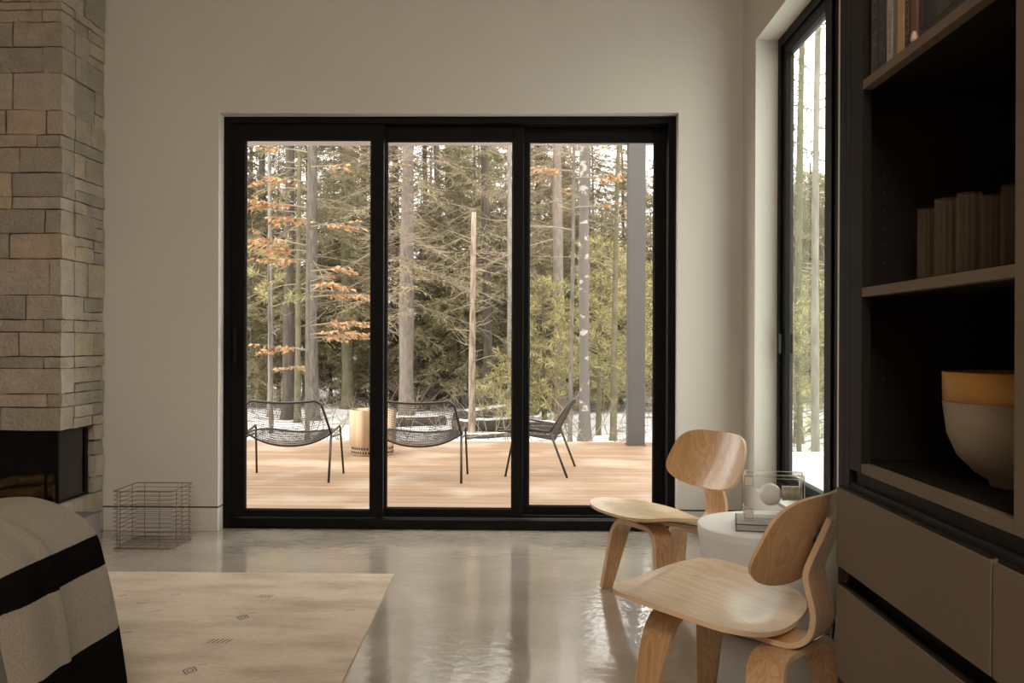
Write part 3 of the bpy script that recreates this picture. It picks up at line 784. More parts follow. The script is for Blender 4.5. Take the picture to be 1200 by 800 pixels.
cp = smooth_path([(1.03,3.40,TZ+.045),(1.06,3.44,TZ+.03),(1.10,3.42,TZ+.02),(1.135,3.40,.30),(1.12,3.36,.15),(1.10,3.31,.05),(1.07,3.22,.0075),(1.12,3.15,.0075),(1.145,3.2,.0075),(1.13,3.28,.0075)], 8)
cm.tube(cp, .0035, 8); cd = cm.build('power_cord', M['cord'], smooth=True)
tag(cd, 'black lamp cord hanging down behind the side table', 'cord')

# ------------------------------------------------------------------ bookcase
BX, BYF = .726, 2.117
bc = empty('bookcase', (BX, BYF, 0)); tag(bc, 'tall dark taupe built-in bookcase with drawers below the shelves', 'bookcase')
bd = XR-.004-BX
BYN = -.55
def bb(mb, x0, x1, y0, y1, z0, z1, mm=0): mb.box(x0-BX, x1-BX, y0-BYF, y1-BYF, z0, z1, mm)
XE = BX+bd
ZT = 2.55
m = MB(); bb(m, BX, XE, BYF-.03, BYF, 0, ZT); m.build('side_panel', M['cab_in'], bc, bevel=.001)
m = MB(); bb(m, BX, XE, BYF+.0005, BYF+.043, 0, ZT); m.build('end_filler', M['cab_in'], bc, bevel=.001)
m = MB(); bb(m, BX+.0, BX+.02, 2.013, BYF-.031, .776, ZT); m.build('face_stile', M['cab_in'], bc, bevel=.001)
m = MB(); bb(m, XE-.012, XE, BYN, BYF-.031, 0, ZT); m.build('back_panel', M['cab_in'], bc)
div = [(1.384, 1.348), (.70, .664), (.02, -.016)]
for (ya, yb) in div:
    m = MB(); bb(m, BX+.0, XE-.013, yb, ya, .776, ZT); m.build('divider', [M['cab']], bc, bevel=.001)
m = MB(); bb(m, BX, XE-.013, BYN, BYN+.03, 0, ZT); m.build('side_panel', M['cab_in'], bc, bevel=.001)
bays = [(1.3845, 2.0125), (.7005, 1.3475), (.0205, .6635), (BYN+.0305, -.0165)]
for bi, (y0, y1) in enumerate(bays):
    yy1 = BYF-.031 if bi == 0 else y1
    for k, (z0, z1) in enumerate(((.776,.797),(1.161,1.181),(1.613,1.633),(2.06,2.08))):
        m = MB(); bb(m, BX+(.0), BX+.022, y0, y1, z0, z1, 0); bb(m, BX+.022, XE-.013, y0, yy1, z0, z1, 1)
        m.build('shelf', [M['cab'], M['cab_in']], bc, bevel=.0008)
for (z) in (.86,.90,.94,.98,1.02,1.06,1.10,1.24,1.28,1.32,1.36,1.40,1.44):
    m = MB(); m.tube([(BX+.075-BX, BYF-.0312-BYF, z), (BX+.075-BX, BYF-.0322-BYF, z)], .0028, 8); m.build('peg_hole', M['cab_black'], bc)
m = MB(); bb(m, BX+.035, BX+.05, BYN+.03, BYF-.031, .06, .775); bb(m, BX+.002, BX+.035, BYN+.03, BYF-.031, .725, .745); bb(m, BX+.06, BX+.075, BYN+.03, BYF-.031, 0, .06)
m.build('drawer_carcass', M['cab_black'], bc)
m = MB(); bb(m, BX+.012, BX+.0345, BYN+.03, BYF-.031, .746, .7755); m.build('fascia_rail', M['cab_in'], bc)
for (y0, y1) in ((1.413, BYF-.002), (.715, 1.407), (.02, .709), (BYN+.002, .014)):
    for (z0, z1) in ((.552, .730), (.30, .510), (.06, .27)):
        m = MB(); bb(m, BX-.019, BX-.0005, y0, y1, z0, z1)
        dr = m.build('drawer', M['cab'], bc, bevel=.0012)
        g = MB()
        xo = BX-.019
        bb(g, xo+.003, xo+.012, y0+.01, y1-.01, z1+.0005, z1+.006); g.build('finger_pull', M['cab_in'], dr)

# books on the upper shelf
def book(y0, y1, h, depth, color, label, lean=0.0, letters=None, lcol=(.35,.30,.24), xo=.735, z=1.6335):
    yc = (y0+y1)/2; t = (y1-y0)/2-.0008
    r = empty('book', (xo, yc, z)); r.rotation_euler = (lean, 0, 0); tag(r, label, 'book', 'books on the upper bookcase shelf')
    cm_ = mat('book_cloth', color, .6, var=tuple(c*.8 for c in color), vscale=20)
    m = MB(); m.box(0, .003, -t, t, 0, h); m.box(.003, depth, -t, -t+.002, 0, h); m.box(.003, depth, t-.002, t, 0, h)
    m.build('cover', cm_, r, bevel=.0008)
    m = MB(); m.box(.0032, depth-.004, -t+.0022, t-.0022, .003, h-.003); m.build('page_block', M['pages'], r)
    if letters:
        lm = mat('spine_lettering', lcol, .5); g = MB(); zz = .02; q = random.Random(int(y0*1e4))
        hw_ = letters
        while zz < h-.03:
            w = q.choice((.007,.009,.011))
            if q.random() < .86:
                kind = q.randrange(4); y_ = -hw_
                s = .0014
                if kind in (0, 1): g.box(-.0006, -.0001, -hw_, hw_, zz, zz+s)
                if kind in (0, 2): g.box(-.0006, -.0001, -hw_, hw_, zz+w-.002, zz+w-.002+s)
                if kind in (1, 2, 3): g.box(-.0006, -.0001, -hw_, -hw_+s, zz, zz+w-.001)
                if kind in (3,): g.box(-.0006, -.0001, hw_-s, hw_, zz, zz+w-.001)
            zz += w+.002
        g.build('spine_lettering', lm, r)
    return r
book(1.951,1.990,.31,.22,(.030,.024,.020),'black book at the far end of the upper shelf',0,.010,(.15,.135,.115))
book(1.905,1.949,.30,.22,(.020,.018,.020),'second black book on the upper shelf, beside the pale one',0,.009,(.07,.07,.085))
book(1.872,1.903,.28,.21,(.40,.345,.27),'pale greyish white book between the black and tan books',0,.004,(.06,.05,.05))
book(1.851,1.870,.29,.20,(.17,.13,.085),'thin brown grey book squeezed between two pale books',0)
book(1.815,1.849,.27,.21,(.46,.30,.16),'tan cream book on the upper shelf',0)
book(1.787,1.813,.28,.20,(.045,.020,.014),'dark maroon book with a lettered spine',0,.006,(.30,.19,.10))
book(1.757,1.785,.29,.20,(.14,.062,.038),'reddish brown book at the near end of the row',0)
fr_ = empty('picture_board', (.738, 1.638, 1.6335)); tag(fr_, 'dark framed board leaning on the upper shelf beside the books', 'picture')
m = MB(); m.box(0,.014,-.105,.115,0,.3); m.build('frame', mat('dark_frame', (.022,.014,.012), .5), fr_, bevel=.003)
m = MB(); m.box(-.001,.0,-.085,.095,.02,.28); m.build('panel', mat('board_print', (.06,.06,.048), .7, var=(.028,.02,.018), vscale=9, contrast=(.45,.55)), fr_)
tk = MB(); tk.lathe([(0,0),(.006,0),(.007,.006),(.005,.014),(.003,.019),(0,.02)], 16)
tko = tk.build('ornament', mat('pale_ceramic', (.5,.36,.28), .5), smooth=True, loc=(.7285, 1.752, 1.6335)); tag(tko, 'tiny pale ornament at the foot of the reddish brown book', 'ornament')

# ribbed glasses on the middle shelf
def glass(px, x, ztop, dia, label):
    y = x*FPX/(px-620); h = ztop-1.1812; r = dia/2
    m = MB(); rip = lambda a: .07*math.cos(a*12)
    m.lathe([(0,.0005),(r*.96,.0005),(r,.004),(r,h),(r-.0025,h),(r-.003,.008),(0,.008)], 84, ripple=rip)
    o = m.build('ribbed_glass', M['ribglass'], smooth=True, loc=(x, y, 1.181)); tag(o, label, 'glass', 'ribbed glasses on the middle shelf'); return o
glass(1081, .84, 1.345, .034, 'shorter ribbed glass at the far end of the row')
glass(1104.5, .83, 1.348, .044, 'tall wide ribbed glass, second from the far end')
glass(1130.5, .83, 1.345, .043, 'tall ribbed glass in the middle of the row')
glass(1157, .84, 1.330, .036, 'shorter ribbed glass, second from the near divider')
glass(1183, .83, 1.333, .042, 'ribbed glass partly behind the near divider')
# bowls
bwl = MB(); BR = .147
bwl.lathe([(0,.012),(.058,.012),(.060,.0),(.066,.0),(.068,.010),(.092,.024),(.122,.055),(.139,.095),(BR,.156),(BR-.005,.1565),(.133,.097),(.116,.060),(.085,.031),(0,.022)], 72)
bo = bwl.build('serving_bowl', M['cream'], smooth=True, loc=(.921, 1.700, .7973)); tag(bo, 'large cream stoneware bowl holding the ochre bowl', 'bowl', 'nested bowls on the lowest shelf')
b2m = MB()
b2m.lathe([(0,.008),(.055,.0),(.085,.010),(.108,.035),(.122,.070),(.130,.105),(.146,.112),(.1475,.165),(.1425,.1655),(.135,.125),(.115,.068),(.085,.022),(0,.014)], 72)
bo2 = b2m.build('serving_bowl', M['ochre'], smooth=True, loc=(.921, 1.700, .7973+.0455)); tag(bo2, 'ochre yellow bowl nested in the cream bowl', 'bowl', 'nested bowls on the lowest shelf')

# ------------------------------------------------------------------ deck and porch
DKZ = -.04
def deckmat():
    m = mat('cedar_deck', (0.201,0.116,0.061), .5, var=(0.268,0.175,0.105), vscale=3.0, vstretch=(.35,4,1), detail=6, contrast=(.3,.7))
    nt = m.node_tree; N = nt.nodes; L = nt.links; b = N['Principled BSDF']; tc = N['Texture Coordinate']
    sx = N.new('ShaderNodeSeparateXYZ'); L.new(tc.outputs['Object'], sx.inputs[0])
    fl = N.new('ShaderNodeMath'); fl.operation = 'MULTIPLY'; fl.inputs[1].default_value = 1/.14; L.new(sx.outputs['Y'], fl.inputs[0])
    f2 = N.new('ShaderNodeMath'); f2.operation = 'FLOOR'; L.new(fl.outputs[0], f2.inputs[0])
    wn = N.new('ShaderNodeTexWhiteNoise'); wn.noise_dimensions = '1D'; L.new(f2.outputs[0], wn.inputs['W'])
    mx = N.new('ShaderNodeMixRGB'); mx.blend_type = 'MULTIPLY'; mx.inputs[0].default_value = 1
    r = N.new('ShaderNodeValToRGB'); r.color_ramp.elements[0].color = (.80,.78,.75,1); r.color_ramp.elements[1].color = (1,1,1,1); L.new(wn.outputs['Value'], r.inputs[0])
    src = b.inputs['Base Color'].links[0].from_socket; L.new(src, mx.inputs[1]); L.new(r.outputs[0], mx.inputs[2])
    n = N.new('ShaderNodeTexNoise'); n.inputs['Scale'].default_value = 1.4; n.inputs['Detail'].default_value = 7; L.new(tc.outputs['Object'], n.inputs['Vector'])
    r2 = N.new('ShaderNodeValToRGB'); r2.color_ramp.elements[0].position = .50; r2.color_ramp.elements[1].position = .66
    r2.color_ramp.elements[0].color = (0,0,0,1); r2.color_ramp.elements[1].color = (.6,.6,.6,1); L.new(n.outputs['Fac'], r2.inputs[0])
    fm = N.new('ShaderNodeMixRGB'); fm.inputs[2].default_value = (.36,.285,.22,1); L.new(r2.outputs[0], fm.inputs[0]); L.new(mx.outputs[0], fm.inputs[1]); L.new(fm.outputs[0], b.inputs['Base Color'])
    return m
dk = MB(); y = YW+.31; dkm = deckmat()
while y < 9.95:
    dk.box(-9, 1.75, y, y+.136, DKZ-.03, DKZ); y += .14
dk.box(-9, 1.75, YW+.31, y-.02, DKZ-.2, DKZ-.031)
do = dk.build('deck', dkm, bevel=0); struct(do, 'pale cedar board deck outside the sliding door', 'deck')
po = empty('porch_post', (1.126, 9.69, DKZ)); tag(po, 'square grey porch post at the deck edge', 'post')
m = MB(); m.box(-.09,.09,-.09,.09,.012,3.191); m.build('shaft', M['post'], po, bevel=.004)
m = MB(); m.box(-.10,.10,-.10,.10,0,.012); m.build('base_plate', M['post'], po, bevel=.002)
m = MB()
m.v += [(-9,9.6,3.152),(1.6,9.6,3.152),(1.6,9.85,3.152),(-9,9.85,3.152),(-9,9.6,3.50),(1.6,9.6,3.50),(1.6,9.85,3.50),(-9,9.85,3.50)]
for q in ((0,3,2,1),(4,5,6,7),(0,1,5,4),(1,2,6,5),(2,3,7,6),(3,0,4,7)): m.face(q)
struct(m.build('beam', M['beam'], bevel=.004), 'pale porch beam above the deck edge', 'beam')

# fire pit
pit = empty('fire_pit', (-1.505, 8.80, DKZ)); tag(pit, 'round coppery steel fire pit standing on the deck', 'fire pit')
m = MB(); m.lathe([(.225,.10),(.225,.425),(.222,.432),(.212,.434),(.18,.432),(.175,.42),(.175,.16),(0,.16)], 64); m.build('drum', M['steel'], pit, smooth='angle')
m = MB(); m.lathe([(0,.002),(.196,.002),(.20,.006),(.20,.10),(.225,.10)], 64); m.build('base_ring', M['steel'], pit, smooth='angle')
m = MB()
for row in range(2):
    for k in range(44):
        a = 2*PI*(k+.5*row)/44; d = Vector((math.cos(a), math.sin(a), 0)); z = .03+.038*row
        m.obox(d*.2003+Vector((0,0,z)), d.cross(Vector((0,0,1)))*.0085, Vector((0,0,.011)), d*.0008)
m.build('vent_hole', M['black2'], pit)

# wire lounge chairs
def make_wire(loc, rz, label):
    root = empty('wire_lounge_chair', loc, rz); tag(root, label, 'chair', 'wire lounge chairs on the deck')
    JX, JY, JZ = .335, -.16, .365
    def J(x): return Vector((x, JY, .265+(JZ-.265)*(abs(x)/JX)**2.2))
    TXh, TYh = .285, -.335
    def T(x):
        s_ = abs(x)/TXh; return Vector((x, TYh+.02*s_*s_*0, .615+.022*min(1, s_)**2))
    FXh = .285
    def F(x):
        s_ = abs(x)/FXh; return Vector((x, .27, .335+.028*s_*s_))
    r = .0098
    m = MB()
    n = 14
    top = [T(-TXh+2*TXh*k/n) for k in range(n+1)]
    left = [J(-JX)+(T(-TXh)-J(-JX))*t for t in (0,.3,.6,.88)]
    right = [J(JX)+(T(TXh)-J(JX))*t for t in (.88,.6,.3,0)]
    path = left + top[1:-1] + right
    m.tube(path, r, 8)
    m.tube([J(-JX+2*JX*k/n) for k in range(n+1)], r*.9, 8)
    frn = [F(-FXh*.88+2*FXh*.88*k/n) for k in range(n+1)]
    m.tube([J(-JX), J(-JX)+(F(-FXh)-J(-JX))*.4+Vector((-.0,0,.01)), J(-JX)+(F(-FXh)-J(-JX))*.85]+frn+[J(JX)+(F(FXh)-J(JX))*.85, J(JX)+(F(FXh)-J(JX))*.4+Vector((0,0,.01)), J(JX)], r*.9, 8)
    m.build('frame', M['chairwire'], root, smooth=True)
    for s_ in (-1, 1):
        m = MB(); m.tube([(s_*JX, JY, JZ), (s_*.345, -.30, 0)], r, 8); m.build('leg', M['chairwire'], root, smooth=True)
        m = MB(); m.tube(fillet([(s_*JX, JY, JZ), (s_*.345, .12, .405), (s_*.36, .20, 0)], .03, 5), r*.9, 8); m.build('leg', M['chairwire'], root, smooth=True)
        m = MB(); m.tube([(s_*.335, JY, .335), (s_*.352, .14, .335)], r*.7, 8); m.build('side_brace', M['chairwire'], root, smooth=True)
    wr = .0011
    m = MB()
    def S(u, v):
        a = J(u*JX*.97); b = F(u*FXh*.97); return a+(b-a)*v
    def Bk(u, v):
        a = J(u*JX*.97); b = T(u*TXh*.97); return a+(b-a)*v
    for fn, name, nu, nv in ((S, 'seat_mesh', 44, 22), (Bk, 'backrest_mesh', 44, 18)):
        m = MB()
        for k in range(nu+1):
            u = -1+2*k/nu; m.tube([fn(u, t/5) for t in range(6)], wr, 4, cap=False)
        for k in range(1, nv):
            m.tube([fn(-1+2*q/12, k/nv) for q in range(13)], wr*1.5, 4, cap=False)
        m.build(name, M['chairwire'], root, smooth=True)
    return root
make_wire((-1.885, 7.32, DKZ), 0, 'dark wire lounge chair behind the left door panel, left of the fire pit')
make_wire((-.862, 7.32, DKZ), 0, 'dark wire lounge chair behind the middle door panel')
make_wire((.06, 7.72, DKZ), face_dir(-.99, .14), 'dark wire lounge chair turned sideways near the porch post')

# ------------------------------------------------------------------ snow ground and forest
GZ = -.35
m = MB(); NX, NYg = 90, 90
def ground_z(x, y):
    z = GZ + .05*mnoise.noise(Vector((x*.45, y*.45, 0))) + .10*mnoise.noise(Vector((x*.13, y*.13, 3)))*min(1, max(0, (y-9)/6))
    return z + max(0, y-28)*.012
for j in range(NYg+1):
    y = 4.0 + 86*(j/NYg)**1.8
    for i in range(NX+1):
        x = -60+120*i/NX
        m.v.append((x, y, ground_z(x, y)))
for j in range(NYg):
    for i in range(NX):
        a = j*(NX+1)+i
        m.face((a, a+1, a+NX+2, a+NX+1))
def groundmat():
    m = mat('snow_ground', (0.592,0.584,0.580), .85, var=(0.528,0.520,0.516), vscale=2, spec=.3)
    nt = m.node_tree; N = nt.nodes; L = nt.links; b = N['Principled BSDF']; tc = N['Texture Coordinate']
    n = N.new('ShaderNodeTexNoise'); n.inputs['Scale'].default_value = 1.6; n.inputs['Detail'].default_value = 8; n.inputs['Roughness'].default_value = .68; L.new(tc.outputs['Object'], n.inputs['Vector'])
    r = N.new('ShaderNodeValToRGB'); r.color_ramp.elements[0].position = .56; r.color_ramp.elements[1].position = .64
    r.color_ramp.elements[0].color = (0,0,0,1); r.color_ramp.elements[1].color = (1,1,1,1); L.new(n.outputs['Fac'], r.inputs[0])
    mx = N.new('ShaderNodeMixRGB'); src = b.inputs['Base Color'].links[0].from_socket; L.new(src, mx.inputs[1]); mx.inputs[2].default_value = (.19,.14,.09,1); L.new(r.outputs[0], mx.inputs[0]); L.new(mx.outputs[0], b.inputs['Base Color'])
    return m
struct(m.build('ground', groundmat(), smooth=True), 'snow covered forest floor beyond the deck', 'ground')

def trunk_path(h, lean, wob, seed, n=14):
    q = random.Random(seed); a, b = q.uniform(0, 6.28), q.uniform(.25, .5)
    return [Vector((lean[0]*h*t + wob*math.sin(a+b*h*t), lean[1]*h*t + wob*math.cos(a*1.3+b*h*t*.8), h*t)) for t in [k/n for k in range(n+1)]]
def trunk_mesh(mb, path, r0, r1, n=10, flare=1.5):
    m_ = len(path)-1
    rs = [(r0+(r1-r0)*(k/m_))*(1+(flare-1)*math.exp(-path[k].z/.22)) for k in range(m_+1)]
    rs = [q_*(1+.35*mnoise.noise(Vector((k*1.7, r0*90, path[-1].z)))) for k, q_ in enumerate(rs)]
    pts = [Vector((path[0].x, path[0].y, -.15))] + [path[0]] + [path[0].lerp(path[1], .2), path[0].lerp(path[1], .5)] + path[1:]
    rs = [rs[0]*1.05, rs[0], r0*(1+(flare-1)*.35), r0*1.02] + rs[1:]
    mb.tube(pts, rs, n)
def path_at(path, z):
    for k in range(len(path)-1):
        if path[k].z <= z <= path[k+1].z: return path[k].lerp(path[k+1], (z-path[k].z)/(path[k+1].z-path[k].z))
    return path[-1]
def leafquad(mb, p, d, w, l, up, mat=0):
    d = d.normalized(); s_ = d.cross(up)
    if s_.length < 1e-4: s_ = d.orthogonal()
    s_.normalize(); b = len(mb.v)
    mb.v += [tuple(p), tuple(p+d*l*.45+s_*w), tuple(p+d*l), tuple(p+d*l*.45-s_*w)]
    mb.face((b,b+1,b+2,b+3), mat)
def stick(mb, p, q, r): mb.tube([p, q], [r, r*.5], 3, cap=False)

def conifer_branches(tw, fo, path, q, z0, z1, nb, lmax, dens, droop, needle_l, needle_w, bare=0.0):
    H = path[-1].z
    for k in range(nb):
        z = z0+(z1-z0)*((k+q.random())/nb)
        c = path_at(path, z); a = q.uniform(0, 2*PI)
        L = lmax*(1-.75*(z/H))*q.uniform(.6, 1.1)
        d = Vector((math.cos(a), math.sin(a), q.uniform(-.15, .25)-droop*.5))
        pts = []; p = c.copy(); n = 5
        for s_ in range(n+1):
            pts.append(p.copy()); p = p + d.normalized()*L/n; d.z -= droop*.16; d.x += q.uniform(-.08,.08); d.y += q.uniform(-.08,.08)
        tw.tube(pts, [.0085*(1-.8*s_/n)*(.4+L/2.5) for s_ in range(n+1)], 3, cap=False)
        nt = int(L*dens)
        isbare = q.random() < bare
        for t in range(nt):
            u = q.uniform(.12, 1)*n; i = min(n-1, int(u)); pp_ = pts[i].lerp(pts[i+1], u-i)
            ax = (pts[i+1]-pts[i]).normalized(); side = ax.cross(Vector((0,0,1))).normalized()*q.choice((-1,1))
            dd = (ax*q.uniform(.3,.9)+side*q.uniform(.4,1)+Vector((0,0,q.uniform(-.35,.2)))).normalized()
            l = q.uniform(.12,.42)*(.6+.4*L/lmax); e = pp_+dd*l
            stick(tw, pp_, e, .0042)
            if isbare: 
                stick(tw, pp_.lerp(e,.5), pp_.lerp(e,.5)+(dd+side*q.uniform(-1,1)+Vector((0,0,q.uniform(-.5,.5)))).normalized()*l*.6, .003)
                continue
            m_ = max(2, int(l/needle_l*3.4))
            for w in range(m_):
                f = (w+q.random())/m_; nd = (dd*.8+Vector((q.uniform(-1,1),q.uniform(-1,1),q.uniform(-.8,.8)))*.75)
                leafquad(fo, pp_.lerp(e, f), nd, needle_w*q.uniform(.7,1.2), needle_l*q.uniform(.7,1.2), Vector((q.uniform(-1,1),q.uniform(-1,1),1)))

def new_tree(name, bark, h, r0, seed, lean=(0,0), wob=.05, kind='conifer', **kw):
    root = empty(name); q = random.Random(seed)
    path = trunk_path(h, lean, wob, seed)
    t = MB(); trunk_mesh(t, path, r0, max(.015, r0*kw.get('tip', .25)), kw.get('n', 10))
    t.build('trunk', BARK[bark], root, smooth=True)
    tw, fo = MB(), MB()
    if kind == 'conifer':
        conifer_branches(tw, fo, path, q, kw.get('z0', 1.2), kw.get('z1', h*.97), kw.get('nb', 110), kw.get('lmax', 2.0), kw.get('dens', 13), kw.get('droop', .5), kw.get('nl', .085), kw.get('nw', .0085), kw.get('bare', .25))
    elif kind == 'pole':
        for k in range(int(kw.get('nb', 22)*1.7)):
            z = q.uniform(kw.get('z0', 1.0), h*.95); c = path_at(path, z); a = q.uniform(0, 2*PI); L = q.uniform(.3, kw.get('lmax', 1.3))
            d = Vector((math.cos(a), math.sin(a), q.uniform(-.3,.5))); p = c; pts = [p]
            for s_ in range(4):
                p = p + d.normalized()*L/4; d.z += q.uniform(-.25,.25); d.x += q.uniform(-.2,.2); pts.append(p)
            tw.tube(pts, [.010,.008,.006,.004,.002], 3, cap=False)
            for s_ in range(1, 4):
                if q.random() < .7: stick(tw, pts[s_], pts[s_]+Vector((q.uniform(-.3,.3),q.uniform(-.3,.3),q.uniform(-.2,.3))), .004)
    elif kind == 'beech':
        for (z, a, L, leafy) in kw['boughs']:
            c = path_at(path, z); d = Vector((math.cos(a), math.sin(a), .18)); p = c; pts = [p]
            for s_ in range(6):
                p = p + d.normalized()*L/6; d.z -= .05; d.x += q.uniform(-.1,.1); d.y += q.uniform(-.1,.1); pts.append(p)
            tw.tube(pts, [.013-.0018*s_ for s_ in range(7)], 4, cap=False)
            for t_ in range(int(5+L*18)):
                u = q.uniform(.25, 1)*6; i = min(5, int(u)); pp_ = pts[i].lerp(pts[i+1], u-i)
                ax = (pts[i+1]-pts[i]).normalized(); side = ax.cross(Vector((0,0,1))).normalized()*q.choice((-1,1))
                dd = (ax*q.uniform(.3,1)+side*q.uniform(.2,1)+Vector((0,0,q.uniform(-.2,.15)))).normalized(); l = q.uniform(.15,.45); e = pp_+dd*l
                stick(tw, pp_, e, .0035)
                if q.random() < leafy:
                    for w in range(7):
                        nd = Vector((dd.x+q.uniform(-.6,.6), dd.y+q.uniform(-.6,.6), q.uniform(-1.0,.1)))
                        leafquad(fo, pp_.lerp(e, q.uniform(.2,1)), nd, .022, q.uniform(.06,.095), Vector((q.uniform(-1,1),q.uniform(-1,1),.6)))
    elif kind == 'pine':
        for k in range(kw.get('nb', 60)):
            z = kw.get('z0', .3)+(h-kw.get('z0', .3))*k/kw.get('nb', 60); c = path_at(path, z); a = k*2.4+q.uniform(-.4,.4); L = kw.get('lmax', 1.0)*(1.05-z/h)*q.uniform(.7,1.1)+.1
            d = Vector((math.cos(a), math.sin(a), .25)); p = c; pts = [p]
            for s_ in range(4):
                p = p + d.normalized()*L/4; d.z += .05; pts.append(p)
            tw.tube(pts, [.009,.008,.006,.005,.003], 3, cap=False)
            tips = [(pts[-1], d)]
            for t_ in range(int(3+L*9)):
                i = q.randrange(1, 4); pp_ = pts[i].lerp(pts[i+1], q.random()); dd = Vector((d.x+q.uniform(-1,1), d.y+q.uniform(-1,1), q.uniform(-.1,.7))).normalized(); e = pp_+dd*q.uniform(.1,.28)
                stick(tw, pp_, e, .004); tips.append((e, dd))
            for (e, dd) in tips:
                for w in range(16):
                    nd = dd.normalized()*.7+Vector((q.uniform(-1,1),q.uniform(-1,1),q.uniform(-.8,.8)))
                    leafquad(fo, e-dd.normalized()*q.uniform(0,.12), nd, .0065, q.uniform(.08,.13), Vector((q.uniform(-1,1),q.uniform(-1,1),1)))
    if tw.f: tw.build('branches', kw.get('twmat', M['twig']), root)
    if fo.f: fo.build('foliage', kw.get('leaf', M['needle']), root)
    return root
def put(root, x, y, label, group=None, rz=0.0, s=1.0):
    root.location = (x, y, ground_z(x, y)-.03); root.rotation_euler = (0, 0, rz); root.scale = (s, s, s)
    tag(root, label, 'tree', group); return root
def base(px, Y): return (atY(px, 400, Y).x, Y)

# individually recognisable trees
def special(name, px, Y, bark, h, r0, seed, label, **kw):
    t = new_tree(name, bark, h, r0, seed, **kw); x, y = base(px, Y); return put(t, x, y, label, 'trees close behind the deck')
special('conifer_tree', 478, 15.5, 'pink', 13, .125, 5, 'stout pinkish grey conifer trunk rising behind the middle wire chair', wob=.03, z0=1.9, nb=170, lmax=2.0, dens=18, bare=.6, leaf=M['needle2'], tip=.45)
special('dead_snag', 557, 13.9, 'snag', 3.38, .055, 6, 'pale dead snag with peeling bark in the middle door panel', kind='pole', wob=.05, nb=16, lmax=.5, tip=.7, lean=(-.012,0))
special('conifer_tree', 569, 16.5, 'dark', 12, .095, 8, 'dark conifer right behind the pale dead snag', z0=2.2, nb=80, bare=.4)
special('conifer_tree', 657, 15.6, 'pink', 13, .095, 9, 'slender tan conifer seen left of the spotted birch', z0=3.0, nb=80, bare=.7, leaf=M['needle2'], tip=.5, lean=(-.006,0))
special('birch_tree', 687, 12.6, 'birch', 11, .078, 10, 'birch trunk with white lichen spots left of the porch post', kind='pole', nb=14, z0=2.6, lmax=1.6, tip=.6, wob=.035)
special('mossy_tree', 718, 12.7, 'moss', 7, .045, 12, 'thin mossy leaning trunk just left of the porch post', kind='pole', nb=16, lean=(.03,0), z0=1.8)
special('pole_tree', 597, 15.2, 'pale', 11, .055, 13, 'pale thin trunk at the right edge of the middle door panel', kind='pole', nb=20, z0=2.2, wob=.03)
special('pole_tree', 314, 16.5, 'pale', 11, .05, 14, 'pale slim trunk at the far left of the left door panel', kind='pole', nb=18, z0=1.4, wob=.05)
special('pole_tree', 338, 16.2, 'dark', 12, .11, 15, 'dark broad trunk behind the back of the left wire chair', kind='pole', nb=24, z0=1.6, wob=.03)
special('pole_tree', 347, 15.4, 'moss', 9, .055, 16, 'thinner brown trunk leaning against the dark broad trunk', kind='pole', nb=14, z0=1.4, lean=(.02,0))
special('conifer_tree', 369, 16.0, 'grey', 12, .095, 17, 'grey conifer trunk above the right corner of the left wire chair', z0=2.8, nb=80, bare=.5)
special('conifer_tree', 404, 20.5, 'moss', 13, .125, 18, 'mossy footed trunk behind the fire pit on the left', z0=2.6, nb=100, bare=.4)
special('conifer_tree', 425, 22.5, 'moss', 13, .12, 19, 'mossy footed trunk behind the fire pit beside the door stile', z0=2.6, nb=100, bare=.4)
special('pole_tree', 415, 18.6, 'dark', 6, .04, 20, 'thin dark leaning sapling right above the fire pit', kind='pole', nb=12, z0=1.5, lean=(-.06,0))
special('conifer_tree', 512, 21, 'grey', 13, .10, 21, 'left one of the two brown trunks above the middle wire chair', z0=2.4, nb=110, bare=.35)
special('conifer_tree', 523, 22, 'moss', 13, .12, 22, 'right one of the two brown trunks above the middle wire chair', z0=2.4, nb=110, bare=.35)
special('conifer_tree', 461, 20.5, 'dark', 12, .10, 23, 'dark trunk at the left edge of the middle door panel', z0=2.2, nb=110, bare=.3)
be = [(3.55,2.9,.6,.7),(3.2,3.25,.75,.95),(3.05,2.5,.6,.9),(2.95,.1,.45,.6),(2.7,3.4,.85,.9),(2.62,2.7,.55,.9),(2.5,3.0,.35,.9),(2.35,.25,.55,.7),(2.15,-.3,.5,.8),(2.0,.15,.75,.9),(1.62,.2,.75,.95),(1.5,-.2,.6,.95),(1.45,.5,.5,.8),(1.3,2.9,.5,.8),(1.05,2.6,.35,.7),(3.75,.2,.5,.5),(3.95,3.3,.6,.5)]
special('beech_sapling', 362, 12.2, 'grey', 5.2, .035, 30, 'beech sapling with clinging orange leaves in the left door panel', kind='beech', boughs=be, leaf=M['beech'], lean=(.01,0))
special('beech_sapling', 668, 12.4, 'grey', 5.4, .03, 31, 'slim beech with a few orange leaves high in the right door panel', kind='beech', boughs=[(3.7,2.5,.5,.6),(3.6,.3,.5,.6),(3.5,1.4,.8,.1),(2.9,3.1,.8,.0),(3.2,.6,.9,.1)], leaf=M['beech'])
special('young_pine', 700, 13.6, 'moss', 2.9, .04, 32, 'young bright green pine left of the porch post', kind='pine', nb=60, lmax=1.25, leaf=M['needle3'], z0=.75)
special('young_pine', 640, 14.4, 'moss', 2.4, .035, 33, 'young yellow green pine behind the sideways wire chair', kind='pine', nb=50, lmax=1.1, leaf=M['needle3'], z0=.3)
special('young_pine', 603, 14.0, 'moss', 1.0, .02, 34, 'knee high green pine seedling behind the middle door panel', kind='pine', nb=20, lmax=.75, leaf=M['needle3'], z0=.1)
